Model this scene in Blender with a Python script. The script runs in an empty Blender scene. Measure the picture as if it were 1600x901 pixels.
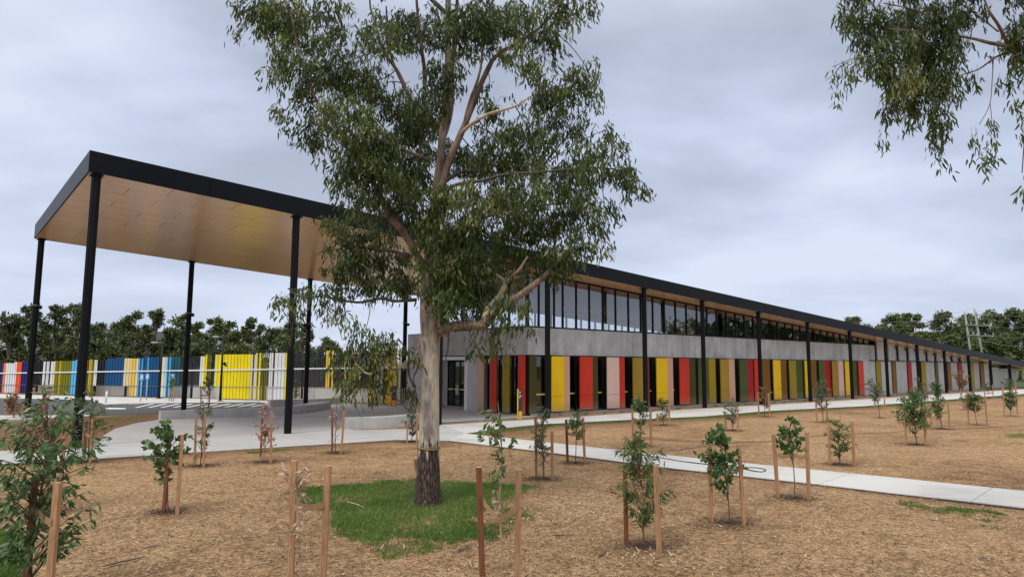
import bpy, bmesh, math, random
import numpy as np
from mathutils import Vector, Matrix
SC = bpy.context.scene
COL = SC.collection
rng = np.random.default_rng(7)
random.seed(7)

# ------------------------------------------------------------------ camera
CAMH, FPX, PITCH, ROLL = 2.5, 1066.5, 0.1118, -0.005
cR, sR, cP, sP = math.cos(ROLL), math.sin(ROLL), math.cos(PITCH), math.sin(PITCH)
UPC = np.array([0, -sP, cP]); XC = np.array([1.0, 0, 0]); FW = np.array([0, cP, sP])
RIGHT = cR * XC - sR * UPC
UP = sR * XC + cR * UPC
EYE = np.array([0, 0, CAMH])
cam_data = bpy.data.cameras.new('camera'); cam = bpy.data.objects.new('camera', cam_data); COL.objects.link(cam)
cam_data.sensor_width = 36; cam_data.lens = 36 * FPX / 1600; cam_data.clip_end = 5000; cam_data.clip_start = .1
M = Matrix.Identity(4)
for i, c in enumerate((RIGHT, UP, -FW, EYE)):
    for j in range(3): M[j][i] = c[j]
cam.matrix_world = M
SC.camera = cam

# ------------------------------------------------------------------ sky and sun
SUN_EL, SUN_AZ = math.radians(52), math.radians(215)      # azimuth clockwise from +Y: behind the camera, to the left
w = bpy.data.worlds.new('World'); SC.world = w; w.use_nodes = True
nt = w.node_tree; nt.nodes.clear()
def N(t, k, **kw):
    n = t.nodes.new(k)
    for a, b in kw.items():
        if a in n.inputs.keys(): n.inputs[a].default_value = b
        else: setattr(n, a, b)
    return n
def ramp(t, pts, interp='LINEAR'):
    n = t.nodes.new('ShaderNodeValToRGB'); cr = n.color_ramp; cr.interpolation = interp
    while len(cr.elements) < len(pts): cr.elements.new(.5)
    for e, (p, c) in zip(cr.elements, pts):
        e.position = p; e.color = (*c, 1) if len(c) == 3 else c
    return n
out = N(nt, 'ShaderNodeOutputWorld')
sky = N(nt, 'ShaderNodeTexSky', sky_type='NISHITA', sun_disc=False, sun_elevation=SUN_EL, sun_rotation=SUN_AZ)
bg1 = N(nt, 'ShaderNodeBackground', Strength=.1); nt.links.new(sky.outputs[0], bg1.inputs[0])
tc = N(nt, 'ShaderNodeTexCoord')
sep = N(nt, 'ShaderNodeSeparateXYZ'); nt.links.new(tc.outputs['Generated'], sep.inputs[0])
# project the view direction on a cloud deck so that the clouds flatten towards the horizon
addz = N(nt, 'ShaderNodeMath', operation='ADD'); addz.inputs[1].default_value = .22
absz = N(nt, 'ShaderNodeMath', operation='ABSOLUTE'); nt.links.new(sep.outputs[2], absz.inputs[0]); nt.links.new(absz.outputs[0], addz.inputs[0])
dv = N(nt, 'ShaderNodeVectorMath', operation='DIVIDE'); cb = N(nt, 'ShaderNodeCombineXYZ')
for i in range(3): nt.links.new(addz.outputs[0], cb.inputs[i])
nt.links.new(tc.outputs['Generated'], dv.inputs[0]); nt.links.new(cb.outputs[0], dv.inputs[1])
mp = N(nt, 'ShaderNodeMapping'); mp.inputs['Location'].default_value = (3.1, 1.7, 0); mp.inputs['Scale'].default_value = (.8, 1.15, 0.3)
nt.links.new(dv.outputs[0], mp.inputs[0])
nz = N(nt, 'ShaderNodeTexNoise', Scale=.9, Detail=5, Roughness=.48, Distortion=.35); nt.links.new(mp.outputs[0], nz.inputs['Vector'])
nz2 = N(nt, 'ShaderNodeTexNoise', Scale=2.6, Detail=4, Roughness=.5); nt.links.new(mp.outputs[0], nz2.inputs['Vector'])
mx = N(nt, 'ShaderNodeMix', data_type='FLOAT'); mx.inputs[0].default_value = .25
nt.links.new(nz.outputs[0], mx.inputs[2]); nt.links.new(nz2.outputs[0], mx.inputs[3])
cr = ramp(nt, [(.40, (.385, .43, .54)), (.47, (.465, .525, .665)), (.525, (.55, .615, .775)), (.60, (.66, .725, .87))])
nt.links.new(mx.outputs[0], cr.inputs[0])
# paler towards the horizon
hz = ramp(nt, [(0, (1, 1, 1)), (.16, (.55, .55, .55)), (.34, (0, 0, 0))]); nt.links.new(absz.outputs[0], hz.inputs[0])
hm = N(nt, 'ShaderNodeMix', data_type='RGBA'); hm.inputs[7].default_value = (.62, .69, .85, 1)
hf = N(nt, 'ShaderNodeMath', operation='MULTIPLY'); hf.inputs[1].default_value = .62; nt.links.new(hz.outputs[0], hf.inputs[0])
nt.links.new(hf.outputs[0], hm.inputs[0]); nt.links.new(cr.outputs[0], hm.inputs[6])
zn = ramp(nt, [(.42, (0, 0, 0)), (.8, (1, 1, 1))]); nt.links.new(absz.outputs[0], zn.inputs[0])
zm = N(nt, 'ShaderNodeMix', data_type='RGBA'); zm.inputs[7].default_value = (.66, .655, .64, 1); nt.links.new(zn.outputs[0], zm.inputs[0]); nt.links.new(hm.outputs[2], zm.inputs[6])
bg2 = N(nt, 'ShaderNodeBackground', Strength=1.0); nt.links.new(zm.outputs[2], bg2.inputs[0])
# an overcast sky is brighter overhead than near the horizon
zr = N(nt, 'ShaderNodeMapRange'); zr.inputs[1].default_value = .45; zr.inputs[2].default_value = 1; zr.inputs[3].default_value = 1; zr.inputs[4].default_value = 3.0
nt.links.new(absz.outputs[0], zr.inputs[0]); nt.links.new(zr.outputs[0], bg2.inputs[1])
ms = N(nt, 'ShaderNodeMixShader'); ms.inputs[0].default_value = .94
nt.links.new(bg1.outputs[0], ms.inputs[1]); nt.links.new(bg2.outputs[0], ms.inputs[2]); nt.links.new(ms.outputs[0], out.inputs[0])
sl = bpy.data.lights.new('sun', 'SUN'); sl.energy = 1.5; sl.angle = math.radians(14); sl.color = (1, .94, .85)
so = bpy.data.objects.new('sun', sl); COL.objects.link(so)
sd = Vector((math.sin(SUN_AZ) * math.cos(SUN_EL), math.cos(SUN_AZ) * math.cos(SUN_EL), math.sin(SUN_EL)))
so.rotation_euler = sd.to_track_quat('Z', 'Y').to_euler(); so.location = (0, 0, 60)
SC.view_settings.view_transform = 'Standard'; SC.view_settings.look = 'None'
SC.view_settings.exposure = 0.18; SC.view_settings.gamma = 1
SC.render.engine = 'CYCLES'

# ------------------------------------------------------------------ measuring helpers (camera ray -> place on the ground or a wall)
def ray(px, py):
    return FW * FPX + RIGHT * (px - 800) + UP * (450.5 - py)
def G(px, py, z=0.0):
    d = ray(px, py); t = (z - CAMH) / d[2]
    return EYE + d * t
def PY(px, py, Y):
    d = ray(px, py); return EYE + d * (Y / d[1])
PSI = .8716
D1 = np.array([math.sin(PSI), math.cos(PSI), 0]); D2 = np.array([-math.cos(PSI), math.sin(PSI), 0])
ROTZ = math.pi / 2 - PSI
def Wd(u, v, z=0.0): return D1 * u + D2 * v + np.array([0, 0, z])
def UV(px, py, v):                    # where the ray meets the facade plane at v
    d = ray(px, py); t = v / (d @ D2); P = d * t
    return P @ D1, P[2] + CAMH
def VU(px, py, u):                    # where it meets the end plane at u
    d = ray(px, py); t = u / (d @ D1); P = d * t
    return P @ D2, P[2] + CAMH

# ------------------------------------------------------------------ materials
def newmat(name):
    m = bpy.data.materials.new(name); m.use_nodes = True; t = m.node_tree
    return m, t, t.nodes['Principled BSDF']
def tex(t, scale, detail=4, rough=.55, vec=None, dist=0, coord='Object', mscale=None):
    c = N(t, 'ShaderNodeTexCoord') if coord != 'World' else N(t, 'ShaderNodeNewGeometry')
    o = c.outputs[coord] if coord != 'World' else c.outputs['Position']
    if mscale:
        q = N(t, 'ShaderNodeMapping'); q.inputs['Scale'].default_value = mscale; t.links.new(o, q.inputs[0]); o = q.outputs[0]
    n = N(t, 'ShaderNodeTexNoise', Scale=scale, Detail=detail, Roughness=rough, Distortion=dist)
    t.links.new(o, n.inputs['Vector']); return n
def bump(t, b, src, strength, dist=.02):
    n = N(t, 'ShaderNodeBump', Strength=strength, Distance=dist); t.links.new(src, n.inputs['Height']); t.links.new(n.outputs[0], b.inputs['Normal'])
def simple(name, col, rough=.6, metal=0, var=.12, scale=3, spec=.5, bmp=0, coord='World', mscale=None, detail=4):
    m, t, b = newmat(name)
    n = tex(t, scale, detail, coord=coord, mscale=mscale)
    lo = tuple(c * (1 - var) for c in col); hi = tuple(min(1, c * (1 + var)) for c in col)
    r = ramp(t, [(.3, lo), (.7, hi)]); t.links.new(n.outputs[0], r.inputs[0]); t.links.new(r.outputs[0], b.inputs['Base Color'])
    b.inputs['Roughness'].default_value = rough; b.inputs['Metallic'].default_value = metal; b.inputs['Specular IOR Level'].default_value = spec
    if bmp: bump(t, b, n.outputs[0], bmp)
    return m
MT = {}
def leafmat0(name):
    m, t, b = newmat(name); n = tex(t, .5, 3, coord='World', mscale=(1, 1, 2)); r_ = ramp(t, [(.3, (.45, .47, .48)), (.7, (.62, .63, .63))]); t.links.new(n.outputs[0], r_.inputs[0]); t.links.new(r_.outputs[0], b.inputs['Base Color'])
    tl = N(t, 'ShaderNodeBsdfTranslucent'); t.links.new(r_.outputs[0], tl.inputs[0]); x = N(t, 'ShaderNodeMixShader'); x.inputs[0].default_value = .6
    t.links.new(b.outputs[0], x.inputs[1]); t.links.new(tl.outputs[0], x.inputs[2]); t.links.new(x.outputs[0], t.nodes['Material Output'].inputs[0]); return m
MT['black'] = simple('black_metal', (.005, .0055, .0075), .48, 0, .3, 1.5, .16)
MT['fascia'] = simple('fascia_metal', (.005, .0055, .0075), .42, 0, .25, .7, .16)
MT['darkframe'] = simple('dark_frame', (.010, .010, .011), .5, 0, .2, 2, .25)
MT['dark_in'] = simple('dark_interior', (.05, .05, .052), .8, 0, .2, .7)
MT['grey_in'] = leafmat0('interior_blind')
MT['white'] = simple('white_paint', (.72, .72, .70), .5, 0, .05, 2)
MT['lightgrey'] = simple('light_grey_paint', (.42, .42, .42), .5, 0, .08, 2)
MT['grey'] = simple('grey_metal', (.16, .16, .17), .5, 0, .15, 2)
MT['asphalt'] = simple('asphalt', (.075, .076, .08), .9, 0, .25, 8, .3, .1, detail=8)
MT['stake'] = simple('stake_timber', (.40, .225, .12), .8, 0, .3, 9, .2, .15, 'Object', (6, 6, .6))
MT['stake_red'] = simple('red_stake_timber', (.19, .075, .04), .8, 0, .3, 9, .2, .15, 'Object', (6, 6, .6))
MT['stake_end'] = simple('stake_end_grain', (.46, .34, .23), .9, 0, .2, 30)
MT['hessian'] = simple('hessian_tie', (.34, .22, .11), .95, 0, .2, 40)
MT['hose'] = simple('hose_rubber', (.012, .012, .013), .5)
MT['twig'] = simple('twig_bark', (.10, .06, .045), .85, 0, .3, 12)
MT['twigred'] = simple('red_twig_bark', (.16, .075, .05), .85, 0, .3, 12)
MT['deadtwig'] = simple('dead_twig', (.33, .24, .15), .85, 0, .3, 12)
MT['limb'] = None
PAL = {'yellow': (.80, .50, .004), 'peach': (.62, .36, .24), 'red': (.58, .035, .012), 'crimson': (.36, .012, .014), 'darkolive': (.058, .05, .008), 'pink': (.70, .48, .40),
       'ochre': (.35, .22, .02), 'olive': (.31, .22, .006), 'green': (.065, .085, .012), 'brown': (.19, .085, .006), 'maroon': (.17, .03, .02)}
def cladding(name, c):
    m, t, b = newmat(name); n = tex(t, .7, 5, .6, coord='World', mscale=(1, 1, .4)); g_ = N(t, 'ShaderNodeNewGeometry'); sp = N(t, 'ShaderNodeSeparateXYZ'); t.links.new(g_.outputs['Position'], sp.inputs[0])
    r_ = ramp(t, [(.3, tuple(k * .88 for k in c)), (.7, tuple(min(1, k * 1.06) for k in c))]); t.links.new(n.outputs[0], r_.inputs[0])
    n2 = tex(t, 5, 5, .7, coord='World'); h = N(t, 'ShaderNodeMath', operation='MULTIPLY_ADD'); h.inputs[1].default_value = -.7; t.links.new(n2.outputs[0], h.inputs[0]); t.links.new(sp.outputs[2], h.inputs[2])
    mr = N(t, 'ShaderNodeMapRange'); mr.inputs[1].default_value = -.25; mr.inputs[2].default_value = .35; mr.inputs[3].default_value = .42; mr.inputs[4].default_value = 0; t.links.new(h.outputs[0], mr.inputs[0])
    x = N(t, 'ShaderNodeMix', data_type='RGBA'); x.inputs[7].default_value = (.30, .22, .15, 1); t.links.new(mr.outputs[0], x.inputs[0]); t.links.new(r_.outputs[0], x.inputs[6]); t.links.new(x.outputs[2], b.inputs['Base Color'])
    q = ramp(t, [(.3, (.36, .36, .36)), (.7, (.56, .56, .56))]); t.links.new(n2.outputs[0], q.inputs[0]); t.links.new(q.outputs[0], b.inputs['Roughness']); b.inputs['Specular IOR Level'].default_value = .22; return m
for k, c in PAL.items(): MT['c_' + k] = cladding(k + '_cladding', c)
FP = {'navy': (.02, .022, .12), 'orange': (.75, .19, .05), 'wht': (.66, .67, .68), 'ored': (.78, .10, .02), 'blk': (.014, .014, .016), 'grn': (.16, .16, .012), 'lblue': (.10, .42, .70),
      'dblue': (.012, .075, .19), 'cream': (.66, .55, .30), 'gold': (.72, .47, .09), 'crm2': (.66, .62, .50), 'teal': (.02, .09, .12), 'yel': (.78, .64, .015), 'lime': (.55, .62, .25), 'yol': (.50, .36, .03), 'dgry': (.035, .037, .045), 'yg': (.76, .52, .04)}
for k, c in FP.items(): MT['f_' + k] = simple(k + '_batten_paint', c, .5, 0, .06, .8, .15)

def concrete(name, col, streak=.25, scale=1.1, rough=.8):
    m, t, b = newmat(name)
    a = tex(t, scale, 8, .62, coord='World'); s = tex(t, 2.2, 4, .6, coord='World', mscale=(1, 1, .16)); g = tex(t, 60, 3, .5, coord='World')
    x = N(t, 'ShaderNodeMix', data_type='FLOAT'); x.inputs[0].default_value = .45; t.links.new(a.outputs[0], x.inputs[2]); t.links.new(s.outputs[0], x.inputs[3])
    r = ramp(t, [(.32, tuple(c * (1 - streak) for c in col)), (.5, col), (.66, tuple(min(1, c * (1 + streak * .8)) for c in col))]); t.links.new(x.outputs[0], r.inputs[0])
    y = N(t, 'ShaderNodeMix', data_type='RGBA', blend_type='MULTIPLY'); y.inputs[0].default_value = .35
    r2 = ramp(t, [(.3, (.7, .7, .7)), (.6, (1, 1, 1))]); t.links.new(g.outputs[0], r2.inputs[0])
    t.links.new(r.outputs[0], y.inputs[6]); t.links.new(r2.outputs[0], y.inputs[7]); t.links.new(y.outputs[2], b.inputs['Base Color'])
    b.inputs['Roughness'].default_value = rough; b.inputs['Specular IOR Level'].default_value = .3
    bump(t, b, g.outputs[0], .12, .01); return m
MT['conc'] = concrete('precast_concrete', (.43, .43, .42), .36, .9)
MT['conc_lt'] = concrete('light_concrete', (.50, .50, .48), .18, 1.5)
MT['plinth'] = concrete('plinth_concrete', (.30, .29, .28), .2, 2)

def paving(name, col, brush):
    m, t, b = newmat(name)
    c = N(t, 'ShaderNodeNewGeometry'); q = N(t, 'ShaderNodeMapping'); q.inputs['Rotation'].default_value = (0, 0, -ROTZ + math.radians(38))
    q.inputs['Scale'].default_value = (.35, 5, 1); t.links.new(c.outputs['Position'], q.inputs[0])
    n = N(t, 'ShaderNodeTexNoise', Scale=1.2, Detail=5, Roughness=.6); t.links.new(q.outputs[0], n.inputs['Vector'])
    a = tex(t, .5, 7, .6, coord='World'); g = tex(t, 90, 2, coord='World')
    x = N(t, 'ShaderNodeMix', data_type='FLOAT'); x.inputs[0].default_value = brush; t.links.new(a.outputs[0], x.inputs[2]); t.links.new(n.outputs[0], x.inputs[3])
    r = ramp(t, [(.32, tuple(k * .70 for k in col)), (.48, col), (.66, tuple(k * 1.12 for k in col))]); t.links.new(x.outputs[0], r.inputs[0])
    y = N(t, 'ShaderNodeMix', data_type='RGBA', blend_type='MULTIPLY'); y.inputs[0].default_value = .3
    r2 = ramp(t, [(.3, (.8, .8, .8)), (.6, (1, 1, 1))]); t.links.new(g.outputs[0], r2.inputs[0]); t.links.new(r.outputs[0], y.inputs[6]); t.links.new(r2.outputs[0], y.inputs[7])
    oi = N(t, 'ShaderNodeObjectInfo'); z = N(t, 'ShaderNodeMix', data_type='RGBA', blend_type='MULTIPLY'); z.inputs[0].default_value = 1
    r3 = ramp(t, [(0, (.93, .93, .92)), (1, (1, 1, 1))]); t.links.new(oi.outputs['Random'], r3.inputs[0]); t.links.new(y.outputs[2], z.inputs[6]); t.links.new(r3.outputs[0], z.inputs[7])
    t.links.new(z.outputs[2], b.inputs['Base Color']); b.inputs['Roughness'].default_value = .8; b.inputs['Specular IOR Level'].default_value = .35
    bump(t, b, x.outputs[0], .1, .01); return m
MT['path'] = paving('path_concrete', (.50, .49, .475), .3)
MT['plaza'] = paving('plaza_concrete', (.43, .425, .415), .6)

def soffit_mat():
    m, t, b = newmat('timber_look_soffit')
    n = tex(t, 1.2, 5, .6, coord='World', mscale=(1, 1, 1)); g = tex(t, 14, 3, coord='Object', mscale=(.3, 3, 1))
    x = N(t, 'ShaderNodeMix', data_type='FLOAT'); x.inputs[0].default_value = .5; t.links.new(n.outputs[0], x.inputs[2]); t.links.new(g.outputs[0], x.inputs[3])
    r = ramp(t, [(.3, (.66, .42, .24)), (.7, (.75, .50, .30))]); t.links.new(x.outputs[0], r.inputs[0])
    oi = N(t, 'ShaderNodeObjectInfo'); z = N(t, 'ShaderNodeMix', data_type='RGBA', blend_type='MULTIPLY'); z.inputs[0].default_value = 1
    r3 = ramp(t, [(0, (.95, .945, .94)), (1, (1, 1, 1))]); t.links.new(oi.outputs['Random'], r3.inputs[0]); t.links.new(r.outputs[0], z.inputs[6]); t.links.new(r3.outputs[0], z.inputs[7])
    t.links.new(z.outputs[2], b.inputs['Base Color']); b.inputs['Roughness'].default_value = .22; b.inputs['Specular IOR Level'].default_value = .8
    return m
MT['soffit'] = soffit_mat()

def glass(name, tint, ior=1.9, rough=.015):
    m = bpy.data.materials.new(name); m.use_nodes = True; t = m.node_tree; t.nodes.clear()
    o = N(t, 'ShaderNodeOutputMaterial'); tr = N(t, 'ShaderNodeBsdfTransparent'); tr.inputs[0].default_value = (*tint, 1)
    gl = N(t, 'ShaderNodeBsdfGlossy', Roughness=rough); gl.inputs[0].default_value = (.95, .97, 1, 1)
    n = tex(t, .45, 2, coord='World'); bp = N(t, 'ShaderNodeBump', Strength=.04, Distance=.05); t.links.new(n.outputs[0], bp.inputs['Height']); t.links.new(bp.outputs[0], gl.inputs['Normal'])
    f = N(t, 'ShaderNodeFresnel', IOR=ior); x = N(t, 'ShaderNodeMixShader')
    ge = N(t, 'ShaderNodeNewGeometry'); iv = N(t, 'ShaderNodeMath', operation='SUBTRACT'); iv.inputs[0].default_value = 1; t.links.new(ge.outputs['Backfacing'], iv.inputs[1]); mu = N(t, 'ShaderNodeMath', operation='MULTIPLY'); t.links.new(f.outputs[0], mu.inputs[0]); t.links.new(iv.outputs[0], mu.inputs[1])
    t.links.new(mu.outputs[0], x.inputs[0]); t.links.new(tr.outputs[0], x.inputs[1]); t.links.new(gl.outputs[0], x.inputs[2]); t.links.new(x.outputs[0], o.inputs[0]); return m
MT['glass'] = glass('upper_glass', (.86, .90, .92), 2.6)
MT['glass_low'] = glass('ground_floor_glass', (.62, .66, .68), 1.9)

def leafmat(name, stops, rough=.45, trans=.25):
    m = bpy.data.materials.new(name); m.use_nodes = True; t = m.node_tree; b = t.nodes['Principled BSDF']; o = t.nodes['Material Output']
    a = N(t, 'ShaderNodeAttribute', attribute_name='tint')
    oi = N(t, 'ShaderNodeObjectInfo')
    ad = N(t, 'ShaderNodeMath', operation='MULTIPLY_ADD'); ad.inputs[1].default_value = .25; t.links.new(oi.outputs['Random'], ad.inputs[0]); t.links.new(a.outputs['Fac'], ad.inputs[2])
    r = ramp(t, stops); t.links.new(ad.outputs[0], r.inputs[0]); t.links.new(r.outputs[0], b.inputs['Base Color'])
    b.inputs['Roughness'].default_value = rough; b.inputs['Specular IOR Level'].default_value = .4
    tl = N(t, 'ShaderNodeBsdfTranslucent'); t.links.new(r.outputs[0], tl.inputs[0]); x = N(t, 'ShaderNodeMixShader'); x.inputs[0].default_value = trans
    t.links.new(b.outputs[0], x.inputs[1]); t.links.new(tl.outputs[0], x.inputs[2]); t.links.new(x.outputs[0], o.inputs[0]); return m
MT['gum'] = leafmat('gum_leaf', [(0, (.032, .05, .013)), (.3, (.075, .105, .026)), (.65, (.155, .20, .05)), (.9, (.26, .30, .085)), (1, (.34, .25, .10))], .34, .36)
MT['gumdark'] = leafmat('far_gum_leaf', [(0, (.025, .034, .012)), (.45, (.065, .085, .028)), (.8, (.14, .17, .05)), (1, (.24, .27, .08))], .6, .15)
MT['gumfar'] = leafmat('distant_gum_leaf', [(0, (.035, .048, .016)), (.5, (.085, .11, .032)), (1, (.19, .22, .065))], .6, .15)
MT['leafdk'] = leafmat('dark_sapling_leaf', [(0, (.035, .085, .026)), (.5, (.075, .155, .048)), (1, (.17, .26, .085))], .35, .25)
MT['leafgr'] = leafmat('green_sapling_leaf', [(0, (.05, .09, .025)), (.6, (.10, .15, .04)), (1, (.20, .24, .07))], .42, .3)
MT['leafgy'] = leafmat('grey_sapling_leaf', [(0, (.06, .09, .05)), (.6, (.11, .15, .085)), (1, (.18, .22, .12))], .5, .25)
MT['dead'] = leafmat('dead_leaf', [(0, (.30, .18, .10)), (.6, (.52, .38, .25)), (1, (.62, .50, .36))], .8, .2)
MT['deadpink'] = leafmat('pinkish_dead_leaf', [(0, (.28, .12, .07)), (.6, (.48, .26, .17)), (1, (.58, .38, .27))], .8, .2)
MT['bronze'] = leafmat('bronze_leaf', [(0, (.10, .09, .03)), (.5, (.26, .15, .07)), (1, (.42, .22, .12))], .6, .25)
MT['grass'] = leafmat('grass_blade', [(0, (.04, .10, .014)), (.45, (.09, .19, .026)), (.75, (.17, .27, .05)), (1, (.40, .38, .16))], .5, .3)
MT['dry'] = leafmat('dry_grass_blade', [(0, (.10, .16, .03)), (.5, (.28, .27, .10)), (1, (.50, .42, .24))], .7, .2)
MT['chip'] = leafmat('mulch_chip', [(0, (.03, .019, .013)), (.22, (.12, .072, .042)), (.45, (.32, .215, .125)), (.75, (.55, .40, .245)), (1, (.72, .56, .38))], .9, 0)
MT['darkchip'] = leafmat('dark_mulch_chip', [(0, (.012, .008, .006)), (.7, (.045, .03, .022)), (1, (.12, .085, .06))], .95, 0)

def ground_mat():
    m, t, b = newmat('straw_mulch_ground')
    big = tex(t, .22, 5, .6, coord='World'); mid = tex(t, 2.2, 5, .65, coord='World'); 
    fine = tex(t, 16, 5, .75, coord='World', dist=.6); f2 = tex(t, 45, 3, .7, coord='World')
    x = N(t, 'ShaderNodeMix', data_type='FLOAT'); x.inputs[0].default_value = .35; t.links.new(fine.outputs[0], x.inputs[2]); t.links.new(f2.outputs[0], x.inputs[3])
    r = ramp(t, [(.36, (.045, .026, .015)), (.44, (.18, .11, .06)), (.52, (.36, .24, .135)), (.62, (.55, .40, .24))]); t.links.new(x.outputs[0], r.inputs[0])
    r2 = ramp(t, [(.36, (.50, .42, .36)), (.47, (.82, .75, .68)), (.56, (1, .96, .90)), (.7, (1, 1, 1))])
    y0 = N(t, 'ShaderNodeMix', data_type='FLOAT'); y0.inputs[0].default_value = .5; t.links.new(big.outputs[0], y0.inputs[2]); t.links.new(mid.outputs[0], y0.inputs[3]); t.links.new(y0.outputs[0], r2.inputs[0])
    y = N(t, 'ShaderNodeMix', data_type='RGBA', blend_type='MULTIPLY'); y.inputs[0].default_value = 1; t.links.new(r.outputs[0], y.inputs[6]); t.links.new(r2.outputs[0], y.inputs[7])
    # bare reddish soil (attribute) and weedy ground far away
    a = N(t, 'ShaderNodeAttribute', attribute_name='soil')
    sm = N(t, 'ShaderNodeMath', operation='MULTIPLY_ADD'); sm.inputs[1].default_value = 1.6; t.links.new(a.outputs['Fac'], sm.inputs[0])
    nn = N(t, 'ShaderNodeMath', operation='MULTIPLY_ADD'); nn.inputs[1].default_value = 1.2; nn.inputs[2].default_value = -.9; t.links.new(mid.outputs[0], nn.inputs[0]); t.links.new(nn.outputs[0], sm.inputs[2])
    cl = N(t, 'ShaderNodeClamp'); t.links.new(sm.outputs[0], cl.inputs[0])
    rs = ramp(t, [(.35, (.075, .035, .018)), (.6, (.20, .105, .052))]); t.links.new(x.outputs[0], rs.inputs[0])
    z = N(t, 'ShaderNodeMix', data_type='RGBA'); t.links.new(cl.outputs[0], z.inputs[0]); t.links.new(y.outputs[2], z.inputs[6]); t.links.new(rs.outputs[0], z.inputs[7])
    a2 = N(t, 'ShaderNodeAttribute', attribute_name='weedy'); g = N(t, 'ShaderNodeMix', data_type='RGBA'); t.links.new(a2.outputs['Fac'], g.inputs[0])
    rg = ramp(t, [(.35, (.03, .045, .014)), (.65, (.10, .12, .035))]); t.links.new(x.outputs[0], rg.inputs[0]); t.links.new(z.outputs[2], g.inputs[6]); t.links.new(rg.outputs[0], g.inputs[7])
    t.links.new(g.outputs[2], b.inputs['Base Color']); b.inputs['Roughness'].default_value = .95; b.inputs['Specular IOR Level'].default_value = .15
    bump(t, b, x.outputs[0], .9, .03); return m
MT['ground'] = ground_mat()

def bark_mat():
    m, t, b = newmat('gum_bark')
    c = N(t, 'ShaderNodeNewGeometry'); sp = N(t, 'ShaderNodeSeparateXYZ'); t.links.new(c.outputs['Position'], sp.inputs[0])
    n1 = tex(t, 2.4, 5, .6, coord='World', mscale=(1.6, 1.6, .55), dist=.6); n2 = tex(t, 10, 5, .65, coord='World', mscale=(1.8, 1.8, .4), dist=.5); n3 = tex(t, 34, 4, .6, coord='World', mscale=(1.6, 1.6, .22))
    n4 = tex(t, 5, 4, .6, coord='World', mscale=(2.6, 2.6, .25), dist=.3)
    # smooth bark: cream-yellow with grey-pink plates
    r = ramp(t, [(.36, (.24, .195, .165)), (.42, (.36, .31, .265)), (.47, (.46, .42, .355)), (.52, (.55, .49, .34)), (.60, (.60, .52, .33)), (.70, (.52, .49, .40))]); t.links.new(n1.outputs[0], r.inputs[0])
    r1 = ramp(t, [(.32, (.62, .58, .55)), (.55, (1, 1, 1))]); t.links.new(n2.outputs[0], r1.inputs[0])
    y = N(t, 'ShaderNodeMix', data_type='RGBA', blend_type='MULTIPLY'); y.inputs[0].default_value = .8; t.links.new(r.outputs[0], y.inputs[6]); t.links.new(r1.outputs[0], y.inputs[7])
    # brownish-pink peeling bark higher up, rough dark bark at the foot
    rr = ramp(t, [(.35, (.065, .045, .036)), (.5, (.17, .115, .09)), (.65, (.34, .245, .185))]); t.links.new(n2.outputs[0], rr.inputs[0])
    hh = N(t, 'ShaderNodeMath', operation='MULTIPLY_ADD'); hh.inputs[1].default_value = 5.0; t.links.new(n1.outputs[0], hh.inputs[0]); t.links.new(sp.outputs[2], hh.inputs[2])
    hr = N(t, 'ShaderNodeMapRange'); hr.inputs[1].default_value = 5.2; hr.inputs[2].default_value = 6.0; hr.inputs[3].default_value = 0; hr.inputs[4].default_value = .85; t.links.new(hh.outputs[0], hr.inputs[0])
    z = N(t, 'ShaderNodeMix', data_type='RGBA'); t.links.new(hr.outputs[0], z.inputs[0]); t.links.new(y.outputs[2], z.inputs[6]); t.links.new(rr.outputs[0], z.inputs[7])
    rd = ramp(t, [(.36, (.018, .012, .010)), (.52, (.06, .038, .028)), (.66, (.20, .15, .12))]); t.links.new(n3.outputs[0], rd.inputs[0])
    h2 = N(t, 'ShaderNodeMath', operation='MULTIPLY_ADD'); h2.inputs[1].default_value = -2.6; t.links.new(n4.outputs[0], h2.inputs[0]); t.links.new(sp.outputs[2], h2.inputs[2])
    h3 = N(t, 'ShaderNodeMapRange'); h3.inputs[1].default_value = -.36; h3.inputs[2].default_value = -.26; h3.inputs[3].default_value = 1; h3.inputs[4].default_value = 0; t.links.new(h2.outputs[0], h3.inputs[0])
    q = N(t, 'ShaderNodeMix', data_type='RGBA'); t.links.new(h3.outputs[0], q.inputs[0]); t.links.new(z.outputs[2], q.inputs[6]); t.links.new(rd.outputs[0], q.inputs[7])
    t.links.new(q.outputs[2], b.inputs['Base Color']); b.inputs['Roughness'].default_value = .75; b.inputs['Specular IOR Level'].default_value = .25
    bs = N(t, 'ShaderNodeMix', data_type='FLOAT'); t.links.new(h3.outputs[0], bs.inputs[0]); t.links.new(n1.outputs[0], bs.inputs[2]); t.links.new(n3.outputs[0], bs.inputs[3])
    bump(t, b, bs.outputs[0], .8, .03); return m
MT['bark'] = bark_mat()
MT['farbark'] = simple('pale_trunk_bark', (.13, .105, .085), .85, 0, .35, 2)
MT['limb'] = simple('gum_limb_bark_backlit', (.17, .125, .095), .8, 0, .65, 5, .25, .3, 'World', (1.5, 1.5, .6))  # brown darkened to imitate limbs seen against the light
MT['palelimb'] = simple('pale_limb_bark', (.42, .34, .22), .75, 0, .45, 6, .25, .3)

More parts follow.
